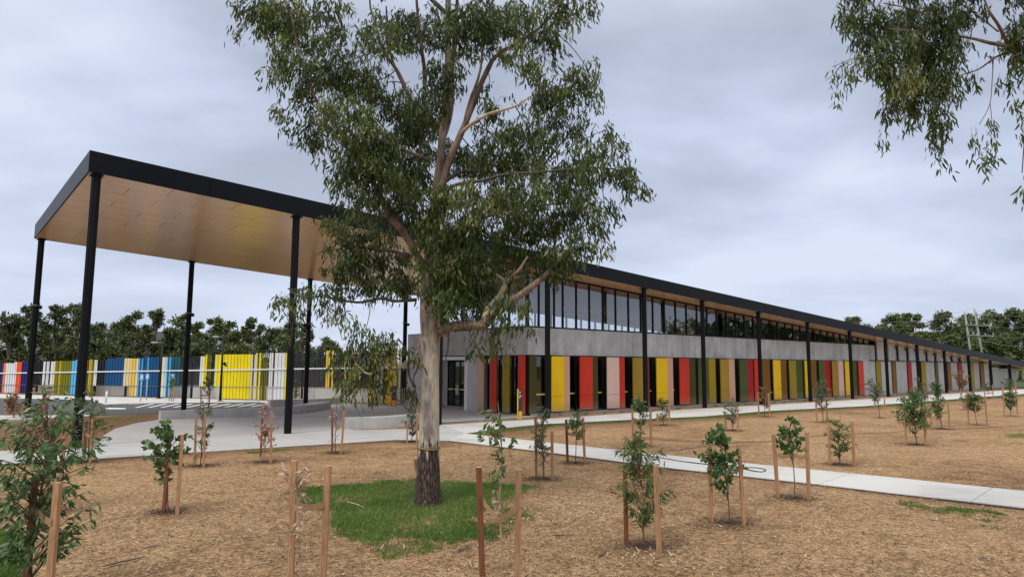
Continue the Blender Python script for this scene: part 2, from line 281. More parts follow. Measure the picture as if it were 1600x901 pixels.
# ------------------------------------------------------------------ object helpers
ABS = {}
def meta(o, label=None, cat=None, group=None, kind=None):
    if label: o['label'] = label
    if cat: o['category'] = cat
    if group: o['group'] = group
    if kind: o['kind'] = kind
    return o
def link(o, parent=None):
    COL.objects.link(o)
    if parent is not None: o.parent = parent
    return o
def empty(name, loc, label, cat, group=None, rz=0):
    o = bpy.data.objects.new(name, None); o.location = tuple(loc); o.rotation_euler = (0, 0, rz); o.empty_display_size = .3
    ABS[o] = np.array(loc, float); link(o); return meta(o, label, cat, group)
def mesh(name, V, F, mat, tint=None, smooth=False, attrs=None):
    me = bpy.data.meshes.new(name); V = np.asarray(V, np.float32).reshape(-1, 3)
    if isinstance(F, np.ndarray):
        k = F.shape[1]; n = len(F)
        me.vertices.add(len(V)); me.vertices.foreach_set('co', V.ravel()); me.loops.add(n * k); me.loops.foreach_set('vertex_index', F.astype(np.int32).ravel())
        me.polygons.add(n); me.polygons.foreach_set('loop_start', np.arange(0, n * k, k, dtype=np.int32)); me.update(calc_edges=True)
    else:
        me.from_pydata([tuple(map(float, v)) for v in V], [], F)
    if isinstance(mat, (list, tuple)):
        for x in mat: me.materials.append(x)
    else: me.materials.append(mat)
    if tint is not None:
        a = me.attributes.new('tint', 'FLOAT', 'POINT'); a.data.foreach_set('value', np.asarray(tint, np.float32))
    for k, vals in (attrs or {}).items():
        a = me.attributes.new(k, 'FLOAT', 'POINT'); a.data.foreach_set('value', np.asarray(vals, np.float32))
    if smooth: me.polygons.foreach_set('use_smooth', [True] * len(me.polygons))
    me.validate(); return me
def obj(name, me, parent=None, loc=(0, 0, 0), rot=None):
    """loc is in the same frame as the parent's own coordinates"""
    o = bpy.data.objects.new(name, me); o.location = tuple(loc)
    if rot is not None: o.rotation_euler = rot
    return link(o, parent)
BOXF = [(0, 3, 2, 1), (4, 5, 6, 7), (0, 1, 5, 4), (1, 2, 6, 5), (2, 3, 7, 6), (3, 0, 4, 7)]
def boxv(sx, sy, sz):
    x, y, z = sx / 2, sy / 2, sz / 2
    return [(-x, -y, -z), (x, -y, -z), (x, y, -z), (-x, y, -z), (-x, -y, z), (x, -y, z), (x, y, z), (-x, y, z)]
BC = {}
def boxmesh(name, s, mat, bev=0):
    key = (name, tuple(round(x, 4) for x in s), mat.name, bev)
    if key in BC: return BC[key]
    me = mesh(name, boxv(*s), BOXF, mat)
    if bev:
        bm = bmesh.new(); bm.from_mesh(me); bmesh.ops.bevel(bm, geom=bm.edges[:], offset=bev, segments=1, affect='EDGES'); bm.to_mesh(me); bm.free()
    BC[key] = me; return me
def tubegeo(pts, rad, n=8, off=0, cap=True, wob=0):
    pts = np.asarray(pts, float); m = len(pts); V = []; F = []
    if np.isscalar(rad): rad = [rad] * m
    T = np.gradient(pts, axis=0); T /= np.linalg.norm(T, axis=1)[:, None] + 1e-9
    a = np.array([0, 0, 1.0]) if abs(T[0][2]) < .9 else np.array([1.0, 0, 0])
    for i in range(m):
        s = np.cross(T[i], a); s /= np.linalg.norm(s) + 1e-9; a = np.cross(s, T[i]); a /= np.linalg.norm(a) + 1e-9
        for k in range(n):
            an = 2 * math.pi * k / n; r = rad[i] * (1 + (wob * math.sin(3 * an + i * .6) if wob else 0))
            V.append(pts[i] + s * math.cos(an) * r + a * math.sin(an) * r)
    for i in range(m - 1):
        for k in range(n):
            F.append((off + i * n + k, off + i * n + (k + 1) % n, off + (i + 1) * n + (k + 1) % n, off + (i + 1) * n + k))
    if cap:
        F.append(tuple(off + (m - 1) * n + k for k in range(n))); F.append(tuple(off + k for k in reversed(range(n))))
    return V, F
class MB:
    def __init__(s): s.V = []; s.F = []
    def tube(s, pts, rad, n=8, cap=True, wob=0):
        V, F = tubegeo(pts, rad, n, len(s.V), cap, wob); s.V += V; s.F += F; return s
    def box(s, c, size, rz=0):
        o = len(s.V); cz, sz = math.cos(rz), math.sin(rz)
        for x, y, z in boxv(*size): s.V.append((c[0] + x * cz - y * sz, c[1] + x * sz + y * cz, c[2] + z))
        s.F += [tuple(o + i for i in f) for f in BOXF]; return s
    def poly(s, P, z0, z1):
        o = len(s.V); n = len(P)
        s.V += [(p[0], p[1], z0) for p in P] + [(p[0], p[1], z1) for p in P]
        s.F.append(tuple(o + n + i for i in range(n))); s.F.append(tuple(o + i for i in reversed(range(n))))
        s.F += [(o + i, o + (i + 1) % n, o + n + (i + 1) % n, o + n + i) for i in range(n)]; return s
    def shift(s, d):
        s.V = [tuple(np.asarray(v, float) - d) for v in s.V]; return s
    def make(s, name, mat, parent=None, smooth=False, base=None, **kw):
        if base is not None: s.shift(np.asarray(base, float))
        me = mesh(name, s.V, s.F, mat, smooth=smooth); o = obj(name, me, parent, (0, 0, 0) if parent is not None or base is None else base); return meta(o, **kw)
def ccw(P):
    a = sum(P[i][0] * P[(i + 1) % len(P)][1] - P[(i + 1) % len(P)][0] * P[i][1] for i in range(len(P)))
    return P if a > 0 else P[::-1]
def smooth_path(pts, n=6):
    pts = [np.asarray(p, float) for p in pts]; P = [2 * pts[0] - pts[1]] + pts + [2 * pts[-1] - pts[-2]]; o = []
    for i in range(1, len(P) - 2):
        for k in range(n):
            t = k / n; a, b, c, d = P[i - 1:i + 3]
            o.append(.5 * ((2 * b) + (c - a) * t + (2 * a - 5 * b + 4 * c - d) * t * t + (3 * b - a - 3 * c + d) * t ** 3))
    o.append(pts[-1]); return np.array(o)
def inpoly(x, y, P):
    c = np.zeros(x.shape, bool); n = len(P)
    for i in range(n):
        x0, y0 = P[i][:2]; x1, y1 = P[(i + 1) % n][:2]
        if y0 == y1: continue
        c ^= ((y0 > y) != (y1 > y)) & (x < (x1 - x0) * (y - y0) / (y1 - y0) + x0)
    return c
def vnoise(x, y, s, seed=0):
    x = np.asarray(x) * s; y = np.asarray(y) * s; r = 0; a = 1
    for k in range(4):
        q = seed * 1.7 + k * 3.1
        r = r + a * (np.sin(x * 1.3 + q + 1.7 * np.sin(y * .9 + q)) * np.cos(y * 1.1 - q + 1.3 * np.sin(x * .7 - q))); x, y = x * 1.93 + 1.1, y * 2.07 - .7; a *= .5
    return r / 1.9
def unit(v): return v / (np.linalg.norm(v, axis=-1, keepdims=True) + 1e-9)
LANCE = (np.array([(0, 0), (.42, -.5), (1, 0), (.42, .5)]), np.array([(0, 1, 2, 3)]))
SICKLE = (np.array([(0, 0), (.3, -.5), (.72, -.28), (1, .35), (.68, .42), (.3, .45)]), np.array([(0, 1, 2, 5), (2, 3, 4, 5)]))
ROUND = (np.array([(0, 0), (.22, -.5), (.65, -.42), (1, 0), (.65, .42), (.22, .5)]), np.array([(0, 1, 2, 3), (0, 3, 4, 5)]))
def leafgeo(P, D, L, Wd_, shape=LANCE, curl=.15, side=None):
    P = np.asarray(P); n = len(P); D = unit(np.asarray(D)); r = unit(rng.normal(size=(n, 3))) if side is None else side
    S = unit(np.cross(D, r)); Nn = np.cross(S, D); t, F = shape; k = len(t); L = np.broadcast_to(L, (n,)); Wd_ = np.broadcast_to(Wd_, (n,))
    V = P[:, None] + D[:, None] * (t[None, :, 0, None] * L[:, None, None]) + S[:, None] * (t[None, :, 1, None] * Wd_[:, None, None]) + Nn[:, None] * ((t[None, :, 0, None] ** 2) * (curl * L)[:, None, None])
    return V.reshape(-1, 3), (np.arange(n)[:, None, None] * k + F[None]).reshape(-1, F.shape[1]), k
def leaves(name, P, D, L, W_, mat, parent, shape=LANCE, base=(0, 0, 0), curl=.15, kind='stuff', tint=None, side=None):
    V, F, k = leafgeo(P, D, L, W_, shape, curl, side); V = V - np.asarray(base)
    tt = rng.random(len(P)) * .8 if tint is None else tint
    o = obj(name, mesh(name, V, F, mat, tint=np.repeat(tt, k)), parent); return meta(o, kind=kind)

# ================================================================== SETTING
# outlines of the paved areas (ground plane, metres)
def GP(L, z=0): return [tuple(G(x, y, z)[:2]) for x, y in L]
facade_near = [(727, 677), (790, 668), (850, 662), (1000, 654.5), (1100, 650), (1200, 641.5), (1350, 634), (1500, 622.5), (1600, 615)]
facade_far = [(1600, 608.5), (1500, 614), (1400, 620.5), (1300, 626.5), (1100, 638), (1000, 644), (900, 651), (800, 657), (690, 663.5)]
diag_near = [(700, 688), (850, 705.5), (1050, 731.5), (1200, 748), (1300, 759), (1400, 771), (1500, 782), (1600, 793.5)]
diag_far = [(1600, 767), (1500, 757), (1400, 746.5), (1300, 736.5), (1200, 727), (1100, 717), (900, 696), (727, 677)]
def extend(a, b, d):                       # continue the line a->b by d metres
    a = np.array(a); b = np.array(b); v = (b - a) / np.linalg.norm(b - a); return tuple(b + v * d)
fn, ff, dn, df = GP(facade_near), GP(facade_far), GP(diag_near), GP(diag_far)
facade_path = fn[:-1] + [extend(fn[-3], fn[-2], 48), extend(ff[2], ff[1], 48)] + ff[1:]
diag_path = dn + [extend(dn[-2], dn[-1], 9), extend(df[1], df[0], 9)] + df
plaza = GP([(-60, 722), (0, 724), (80, 720), (165, 715), (400, 700), (500, 694), (620, 686.5), (700, 688), (727, 677), (690, 663.5), (640, 669.5), (557, 671.5), (541, 669), (560, 666), (690, 659.5), (760, 655), (830, 651)]) 
plaza += [tuple(Wd(24.6, 25.75)[:2]), tuple(Wd(24.6, 37.4)[:2]), tuple(Wd(24, 41)[:2])] + GP([(640, 632.5), (560, 631.5), (517, 637), (495, 643), (440, 648.5), (251, 655), (215, 660), (180, 669), (162, 680), (150, 690), (140, 699), (60, 702), (0, 704), (-60, 704)])
road = GP([(-120, 620), (0, 621.5), (140, 624), (165, 631.5), (200, 629.8), (300, 628.5), (405, 627.5), (436, 632), (415, 640), (330, 643.5), (245, 645.5), (150, 648.5), (60, 650), (0, 650), (-120, 650)])
verge = GP([(-120, 613.5), (0, 615), (150, 619), (320, 622.5), (420, 625.5), (640, 633.5), (560, 632), (517, 637), (440, 633), (405, 627.5), (300, 628.5), (200, 629.8), (165, 631.5), (140, 624), (0, 621.5), (-120, 620)])
kerbpath = GP([(-120, 650), (0, 650), (60, 650), (140, 648.7), (140, 651), (60, 655), (0, 657), (-120, 658)])
PAVED = [facade_path, diag_path, plaza]
def dist_to_line(x, y, L):
    d = np.full(x.shape, 1e9)
    for a, b in zip(L[:-1], L[1:]):
        ax, ay = a[:2]; vx, vy = b[0] - ax, b[1] - ay; t = np.clip(((x - ax) * vx + (y - ay) * vy) / (vx * vx + vy * vy), 0, 1)
        d = np.minimum(d, np.hypot(x - ax - t * vx, y - ay - t * vy))
    return d
def gz(x, y):
    x = np.asarray(x, float); y = np.asarray(y, float); near = np.clip((60 - np.hypot(x, y)) / 20, 0, 1)
    z = -.032 + near * (.018 * vnoise(x, y, .55, 3) + .006 * vnoise(x, y, 2.6, 8))
    return np.minimum(z, -.012)
# sapling list: base px/py, crown centre + radii, leaves, kind, stakes (x, top, base, red?), label
SAP = [
 (50, 935, 62, 745, 98, 158, 470, 'bigdark', [(74, 753, 950, 0), (38, 745, 935, 1)], 'tall leafy sapling with long dark drooping leaves at the lower left corner'),
 (80, 800, 68, 655, 45, 60, 150, 'bronze', [(72, 679, 790, 0), (89, 683, 815, 0)], 'sapling with bronze and dried leaves behind the tall leafy sapling at the left edge'),
 (137, 722, 142, 655, 38, 62, 190, 'dark', [(141, 653, 723, 0), (132, 657, 719, 1)], 'leafy sapling in front of the large black column nearest the left edge'),
 (263, 800, 256, 705, 46, 50, 330, 'round', [(256, 688, 800, 1), (276, 678, 809, 0)], 'sapling with dense round dark green leaves leaning left beside a pale and a dark stake'),
 (313, 728, 315, 668, 21, 58, 120, 'green', [(304, 650, 727, 0), (318, 647, 730, 0)], 'tall thin sapling just right of the round leaved one at the paving edge'),
 (413, 722, 416, 672, 21, 44, 130, 'deadpink', [(407, 652, 714, 1), (423, 642, 724, 0)], 'dead sapling covered in pinkish brown leaves beside the second black column'),
 (525, 708, 524, 650, 19, 52, 32, 'sparse', [(519, 639, 706, 1), (533, 642, 709, 0)], 'nearly bare sapling between the dead pinkish one and the gum trunk'),
 (643, 690, 643, 645, 20, 40, 120, 'grey', [(636, 655, 692, 0), (651, 638, 693, 0)], 'grey green sapling just left of the big gum trunk'),
 (472, 925, 462, 775, 34, 80, 60, 'dead', [(454, 719, 915, 0), (504, 727, 915, 0)], 'withered sapling with curled cream leaves between two pale stakes in front of the grass'),
 (783, 925, 778, 705, 50, 78, 80, 'cane', [(754, 729, 900, 1), (809, 733, 912, 0)], 'sparse sapling on a tall cane between dark red and pale stakes, bottom centre'),
 (849, 748, 845, 677, 22, 54, 190, 'grey', [(838, 650, 746, 0), (863, 673, 751, 0)], 'full grey green sapling in front of the black column at the building corner'),
 (899, 724, 901, 660, 22, 26, 130, 'dark', [(887, 655, 722, 1), (914, 652, 725, 0)], 'small dark sapling in front of the first tall red panel'),
 (1007, 855, 1003, 735, 56, 78, 330, 'lance', [(979, 735, 853, 1), (1030, 726, 867, 0)], 'wide sapling with narrow drooping leaves before the narrow footpath right of centre'),
 (1140, 818, 1128, 713, 46, 50, 360, 'round', [(1112, 690, 816, 0), (1163, 693, 821, 0)], 'sapling with dark heart shaped leaves and reddish stem in front of the narrow footpath'),
 (1241, 778, 1238, 680, 34, 32, 210, 'round', [(1216, 678, 778, 0), (1264, 675, 781, 0)], 'sapling in a dark mulch ring on the near edge of the narrow footpath'),
 (1312, 726, 1312, 675, 30, 38, 210, 'green', [(1297, 660, 727, 0), (1335, 658, 728, 0)], 'bushy sapling on the far edge of the narrow footpath with stakes both sides'),
 (1001, 697, 999, 640, 17, 22, 90, 'dark', [(989, 632, 692, 0), (1017, 636, 698, 0)], 'small sapling between a pale stake pair left of the second peach panel'),
 (1037, 664, 1034, 637, 15, 21, 70, 'green', [(1028, 645, 665, 0), (1046, 631, 666, 0)], 'little sapling on the grass strip in front of the second yellow panel'),
 (1145, 673, 1143, 638, 18, 24, 90, 'grey', [(1134, 643, 672, 0), (1153, 637, 675, 0)], 'thin sapling in front of the ochre panel right of the third facade column'),
 (1195, 651, 1194, 621, 12, 21, 60, 'bronze', [(1186, 612, 650, 0), (1203, 614, 652, 0)], 'small sapling with reddish leaf tips in front of the brown panel'),
 (1286, 660, 1284, 612, 17, 26, 130, 'grey', [(1276, 627, 660, 0), (1293, 624, 659, 0)], 'dense blue green sapling before the facade path in front of the pink and yellow panels'),
 (1375, 653, 1366, 607, 17, 21, 110, 'grey', [(1367, 622, 637, 0), (1383, 622, 640, 0)], 'sapling in front of the grey concrete wall just right of the last red panel'),
 (1433, 695, 1427, 640, 32, 34, 260, 'dark', [(1416, 641, 695, 0), (1446, 645, 696, 0)], 'widest sapling of the far bed with a branch reaching left over a mulch ring'),
 (1472, 670, 1463, 620, 14, 34, 150, 'dark', [(1456, 629, 670, 0), (1484, 631, 671, 0)], 'tall dark sapling just right of the widest one in the far bed'),
 (1527, 664, 1519, 627, 19, 15, 140, 'green', [(1514, 612, 664, 0), (1543, 618, 665, 0)], 'flat topped bright green sapling in the far bed with a dark tie'),
 (1580, 650, 1577, 622, 14, 18, 120, 'dark', [(1570, 604, 651, 0), (1590, 603, 648, 0)], 'sapling at the right edge of the photo in the far bed'),
 (1506, 640, 1500, 590, 15, 14, 90, 'bronze', [(1502, 603, 624, 0), (1514, 606, 625, 0)], 'sapling with pinkish leaf tips in front of the third red strip on the concrete wall'),
 (1545, 622, 1542, 603, 9, 7, 50, 'green', [(1539, 610, 624, 0), (1552, 600, 622, 0)], 'tiny round headed sapling at the far path edge below the roof tip'),
 (1578, 634, 1575, 598, 11, 12, 70, 'green', [(1569, 604, 636, 0), (1584, 604, 635, 0)], 'tall green sapling behind the one at the right edge of the photo'),
 (1442, 652, 1438, 610, 13, 24, 120, 'grey', [(1434, 618, 653, 0), (1447, 600, 652, 0)], 'blue green sapling behind the widest one with a tall yellow stake'),
 (1355, 640, 1405, 0, 0, 0, 0, '', [], ''),
 (268, 627, 269, 596, 7, 11, 60, 'green', [(264, 606, 627, 0), (271, 606, 628, 0)], 'small sapling beside the blue parking sign in front of the cream battens'),
 (325, 641, 325, 600, 12, 22, 60, 'green', [(314, 605, 640, 0), (326, 607, 642, 0)], 'slim sapling with a reddish top in front of the yellow batten fence'),
 (463, 632, 464, 607, 8, 18, 50, 'green', [(461, 606, 632, 0), (467, 604, 632, 0)], 'small sapling in the round walled bed behind the second black column'),
 (20, 655, 20, 630, 13, 18, 90, 'bronze', [(8, 616, 652, 0), (22, 606, 655, 0)], 'yellowing sapling at the left edge beside the road kerb'),
]
SAP = [s for s in SAP if s[-1]]
SBASE = [G(s[0], s[1], -.04) for s in SAP]

# ---- ground sheet
c1 = np.concatenate([-np.geomspace(1500, 46, 26), np.arange(-45, 60, .3), np.geomspace(61, 1500, 26)])
c2 = np.concatenate([-np.geomspace(1500, 7, 22), np.arange(-6, 82, .3), np.geomspace(83, 1800, 26)])
gx, gy = np.meshgrid(c1, c2); X = gx.ravel(); Y = gy.ravel(); Z = gz(X, Y)
nx, ny = len(c1), len(c2); ii = np.arange(nx * ny).reshape(ny, nx)
F = np.stack([ii[:-1, :-1], ii[:-1, 1:], ii[1:, 1:], ii[1:, :-1]], -1).reshape(-1, 4)
soil = np.zeros(len(X))
near = (np.abs(X) < 70) & (Y > 0) & (Y < 100)
xs, ys = X[near], Y[near]; s = np.zeros(len(xs))
s = np.maximum(s, 1.0 - (dist_to_line(xs, ys, fn) - .5) / 2.6)
s = np.maximum(s, .8 - dist_to_line(xs, ys, dn) / .8); s = np.maximum(s, .7 - dist_to_line(xs, ys, df) / .5)
s = np.maximum(s, .95 - dist_to_line(xs, ys, GP([(165, 715), (400, 700), (500, 694), (620, 686.5), (700, 688)])) / 1.8)
for b in SBASE: s = np.maximum(s, 1.2 - np.hypot(xs - b[0], ys - b[1]) / .55)
bed = GP([(-120, 656), (0, 657), (140, 651), (251, 645), (251, 656), (162, 680), (140, 700), (-120, 704)]); s = np.where(inpoly(xs, ys, bed), .75, s)
pn = vnoise(xs, ys, .33, 41) + .5 * vnoise(xs, ys, 1.3, 17); s = np.maximum(s, np.clip((pn - .35) * 1.6, 0, .85) * (ys < 26))
soil[near] = np.clip(s, 0, 1) * .8
weedy = np.clip((np.hypot(X - 5, Y - 25) - 75) / 15, 0, 1)
weedy = np.maximum(weedy, ((dist_to_line(X, Y, fn) < .55) & (vnoise(X, Y, 1.3, 5) > -.5)) * .8)
me = mesh('ground', np.stack([X, Y, Z], -1), F, MT['ground'], smooth=True, attrs={'soil': soil, 'weedy': weedy})
meta(obj('ground', me), kind='structure')

# ---- paving: a bed slab with separate slabs on it
def clip(P, axis_n, c, keep_less):
    o = []; n = len(P)
    for i in range(n):
        a, b = P[i], P[(i + 1) % n]; da = a[0] * axis_n[0] + a[1] * axis_n[1] - c; db = b[0] * axis_n[0] + b[1] * axis_n[1] - c
        if keep_less: da, db = -da, -db
        if da >= 0: o.append(a)
        if (da > 0 and db < 0) or (da < 0 and db > 0):
            t = da / (da - db); o.append((a[0] + (b[0] - a[0]) * t, a[1] + (b[1] - a[1]) * t))
    return o
def area(P): return .5 * sum(P[i][0] * P[(i + 1) % len(P)][1] - P[(i + 1) % len(P)][0] * P[i][1] for i in range(len(P)))
def pave(name, P, mat, a1, s1, a2, s2, ztop=0.0, gap=.012, o1=0, o2=0):
    base = MB().poly(ccw(P), -.12, ztop - .02).make(name, MT['darkslot'], kind='structure')
    n1 = (math.cos(a1), math.sin(a1)); n2 = (math.cos(a2), math.sin(a2))
    p1 = [p[0] * n1[0] + p[1] * n1[1] for p in P]; p2 = [p[0] * n2[0] + p[1] * n2[1] for p in P]
    k1 = math.floor((min(p1) - o1) / s1)
    while o1 + k1 * s1 < max(p1):
        Q = clip(clip(P, n1, o1 + k1 * s1 + gap / 2, False), n1, o1 + (k1 + 1) * s1 - gap / 2, True); k1 += 1
        if len(Q) < 3: continue
        if s2 is None: L = [Q]
        else:
            L = []; k2 = math.floor((min(p2) - o2) / s2)
            while o2 + k2 * s2 < max(p2):
                L.append(clip(clip(Q, n2, o2 + k2 * s2 + gap / 2, False), n2, o2 + (k2 + 1) * s2 - gap / 2, True)); k2 += 1
        for q in L:
            if len(q) < 3 or abs(area(q)) < .04: continue
            c = np.mean(np.array(q), 0); mb = MB().poly(ccw([(x - c[0], y - c[1]) for x, y in q]), -.018, 0)
            o = obj('paving_slab', mesh('paving_slab', mb.V, mb.F, mat), base, (c[0], c[1], ztop))
    return base
MT['darkslot'] = simple('dark_joint', (.06, .055, .05), .95)
dd = np.array(dn[3]) - np.array(dn[1]); ang = math.atan2(dd[1], dd[0]); off = np.dot(GP([(1308, 747)])[0], (math.cos(ang), math.sin(ang)))
pave('footpath', diag_path, MT['path'], ang, float(np.linalg.norm(np.array(GP([(1530, 775)])[0]) - np.array(GP([(1308, 747)])[0]))), 0, None, .012, o1=off)
pave('facade_footpath', facade_path, MT['path'], ROTZ, 3.43, 0, None, .006)
pave('plaza_paving', plaza, MT['plaza'], ROTZ, 6.86, ROTZ + math.pi / 2, 4.8, 0.0, gap=.02, o1=3.1, o2=2.3)
MB().poly(ccw(road), -.3, -.008).make('road', MT['asphalt'], kind='structure')
MB().poly(ccw(verge), -.3, .0).make('far_pavement', MT['path'], kind='structure')
MB().poly(ccw(kerbpath), -.3, .05).make('kerb', MT['path'], kind='structure')
# painted hatching, arrow and kerb line on the asphalt
for k in range(11):
    x = 190 + k * 20
    P = GP([(x, 636.5 - k * .15), (x + 5, 636.4 - k * .15), (x + 32, 630.2), (x + 27, 630.3)]) if k else GP([(190, 631.5), (196, 631.4), (222, 630.5), (216, 630.5)])
    MB().poly(ccw(P), -.007, -.003).make('road_marking', MT['white'], kind='structure')
MB().poly(ccw(GP([(163, 637.5), (172, 636.4), (197, 637.2), (196, 638.4), (172, 638.6)])), -.007, -.003).make('arrow_marking', MT['white'], kind='structure')

# ---- low concrete seat walls
def lowwall(L, h, th, label, close=None):
    P = smooth_path([(*p, 0) for p in GP(L)], 5)[:, :2]; T = np.gradient(P, axis=0); T /= np.linalg.norm(T, axis=1)[:, None]; Nn = np.stack([-T[:, 1], T[:, 0]], -1)
    if Nn[0] @ P[0] < 0: Nn = -Nn
    Q = [tuple(p) for p in P] + [tuple(p) for p in (P + Nn * th)[::-1]]
    c = np.mean(np.array(Q), 0); mb = MB().poly(ccw([(x - c[0], y - c[1]) for x, y in Q]), -.05, h)
    o = obj('low_wall', mesh('low_wall', mb.V, mb.F, MT['conc_lt']), None, (c[0], c[1], 0)); o.data.shade_flat(); return meta(o, label, 'wall')
lowwall([(251, 655), (345, 651), (440, 647.5), (480, 643.5)], .36, .4, 'long low concrete wall edging the garden bed behind the second black column')
lowwall([(482, 643), (500, 641), (517, 637.5)], .36, .9, 'dark rounded end piece of the long low wall near the plaza')
lowwall([(422, 634.5), (455, 633.5), (500, 632.5), (530, 630)], .38, .5, 'pale low wall of the round planter behind the third black column')
lowwall([(541, 669.5), (600, 667), (655, 662.5), (690, 659.8)], .40, .6, 'pale concrete bench wall to the left of the gum trunk')

# ================================================================== BUILDING
A0, B0 = 8.6155, .0585
def zs(u): return A0 - B0 * u
UC, VF, VFAR, VP = 22.85, 24.33, 39.54, 25.9
U0, UE = 3.22, 111.0
ROOT = empty('community_building', Wd(UC, VP), 'long low building with a sloping black roof, coloured wall panels and a tall open canopy', 'building', rz=ROTZ)
RB = np.array([UC, VP, 0.0])
def L(u, v, z): return np.array([u, v, z]) - RB
def bbox(name, u0, u1, v0, v1, z0, z1, mat, parent=ROOT, pabs=None, bev=0, rot=None, label=None, kind=None):
    c = np.array([(u0 + u1) / 2, (v0 + v1) / 2, (z0 + z1) / 2]); me = boxmesh(name, (abs(u1 - u0), abs(v1 - v0), abs(z1 - z0)), mat, bev)
    pa = RB if parent is ROOT else pabs
    o = obj(name, me, parent, c - pa, rot); return meta(o, label, kind=kind), c
def hexa(name, P8, mat, parent=ROOT, **kw):
    c = np.mean(np.array(P8), 0); o = obj(name, mesh(name, np.array(P8) - c, BOXF, mat), parent, c - RB); return meta(o, **kw)
def sloped(name, u0, u1, v0, v1, zb0, zb1, zt0, zt1, mat, **kw):
    return hexa(name, [(u0, v0, zb0), (u1, v0, zb1), (u1, v1, zb1), (u0, v1, zb0), (u0, v0, zt0), (u1, v0, zt1), (u1, v1, zt1), (u0, v1, zt0)], mat, **kw)
TH = .673
# roof deck
sloped('roof', U0 + .05, UE, VF + .05, VFAR - .05, zs(U0) + .03, zs(UE) + .03, zs(U0) + TH - .05, zs(UE) + TH - .05, MT['fascia'])
# fascia panels
ju = UV(328, 300, VF)[0]; u = ju - 6.0 * 5
us = [U0] + [ju + 6 * k for k in range(-1, 20) if U0 + .8 < ju + 6 * k < UE - 1] + [UE]
for a, b in zip(us[:-1], us[1:]):
    g = .006
    sloped('fascia_panel', a + (g if a > U0 else 0), b - g, VF, VF + .05, zs(a), zs(b), zs(a) + TH, zs(b) + TH, MT['fascia'])
    sloped('fascia_panel', a + g, b - g, VFAR - .05, VFAR, zs(a), zs(b), zs(a) + TH, zs(b) + TH, MT['fascia'])
for k in range(4):
    a = VF + .05 + k * 3.78; b = a + 3.775
    sloped('fascia_panel', U0, U0 + .05, a, b - .006, zs(U0), zs(U0 + .05), zs(U0) + TH, zs(U0 + .05) + TH, MT['fascia'])
# soffit panels: 2.22 m long, in staggered rows
PL, PW, g = 2.222, 1.16, .016
def softmesh(w_):
    key = ('soff', round(w_, 3))
    if key not in BC:
        x0, x1, y0, y1 = g / 2, w_ - g / 2, g / 2, PW - g / 2; h = lambda x: -B0 * x
        BC[key] = mesh('soffit_panel', [(x0, y0, h(x0)), (x1, y0, h(x1)), (x1, y1, h(x1)), (x0, y1, h(x0)), (x0, y0, h(x0) + .02), (x1, y0, h(x1) + .02), (x1, y1, h(x1) + .02), (x0, y1, h(x0) + .02)], BOXF, MT['soffit'])
    return BC[key]
NR = 13; PW = (VFAR - VF - .1) / NR
for r in range(NR):
    v = VF + .05 + r * PW; ulim = 24.0 if r > 1 else UE
    st = 3.5 if r % 2 == 0 else 4.61
    e = [U0 + .05] + [q for q in (st + PL * k for k in range(-1, 60)) if U0 + .3 < q < ulim - .2] + [ulim]
    for a, b in zip(e[:-1], e[1:]):
        obj('soffit_panel', softmesh(b - a), ROOT, L(a, v, zs(a) + .004))
# columns: fluted black posts
def colmesh(h, r=.135):
    V = []; F = []; n = 32
    for z in (0, h):
        for k in range(n):
            rr = r * (1 if k % 4 < 2 else .88); an = 2 * math.pi * k / n; V.append((rr * math.cos(an), rr * math.sin(an), z))
    F = [(k, (k + 1) % n, n + (k + 1) % n, n + k) for k in range(n)]; F.append(tuple(range(n, 2 * n)))
    return mesh('column', V, F, MT['black'])
VC, VB = 24.5, 39.24
CU = [UV(152 - 16, 450, VC)[0], UV(456.5, 510, VC)[0], UV(686.6, 600, VC)[0], UV(856, 560, VC)[0], UV(1008, 545, VC)[0], UV(1099.5, 552, VC)[0], UV(1187.5, 560, VC)[0], UV(1264.2, 565, VC)[0], UV(1330, 571, VC)[0],
      UV(1385.8, 573, VC)[0], UV(1434.5, 573, VC)[0], UV(1477.5, 582, VC)[0], UV(1515, 584, VC)[0], UV(1549.1, 586, VC)[0], UV(1579, 588, VC)[0]]
CU[0] = 3.475
CU.append(CU[-1] + 6.9)
for u in CU: 
    o = obj('column', colmesh(zs(u) + .02), ROOT, L(u, VC + .02, 0)); 
    obj('collar', boxmesh('collar', (.36, .36, .03), MT['black']), o, (0, 0, zs(u) - .05)) 
CB = [3.5, 10.3, 17.04, 23.75]
for u in CB: 
    o = obj('column', colmesh(zs(u) + .02), ROOT, L(u, VB, 0)); obj('collar', boxmesh('collar', (.36, .36, .03), MT['black']), o, (0, 0, zs(u) - .05))
# concrete band at first floor
ZB, ZT = 3.03, 4.41
jpx = [988, 1077, 1167.7, 1244, 1309, 1366]
ju = [UC] + [UV(p, 540, VP)[0] for p in jpx]
for a, b in zip(ju[:-1], ju[1:]): bbox('concrete_panel', a + .012, b - .012, VP, VP + .2, ZB, ZT, MT['conc'])
ve = [VP + .2, 29.2, 33.4, 37.4]
for a, b in zip(ve[:-1], ve[1:]): bbox('concrete_panel', UC, UC + .2, a + .01, b - .01, ZB, ZT, MT['conc'])
UB = ju[-1]
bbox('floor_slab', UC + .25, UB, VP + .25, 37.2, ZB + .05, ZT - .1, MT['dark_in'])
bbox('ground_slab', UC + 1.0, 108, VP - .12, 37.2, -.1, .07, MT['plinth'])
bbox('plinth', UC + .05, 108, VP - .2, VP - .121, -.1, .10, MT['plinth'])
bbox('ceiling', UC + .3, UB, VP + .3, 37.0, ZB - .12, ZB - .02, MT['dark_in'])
bbox('back_wall', UC + 1.2, 108, 37.2, 37.4, 0.0, ZT, MT['conc'])
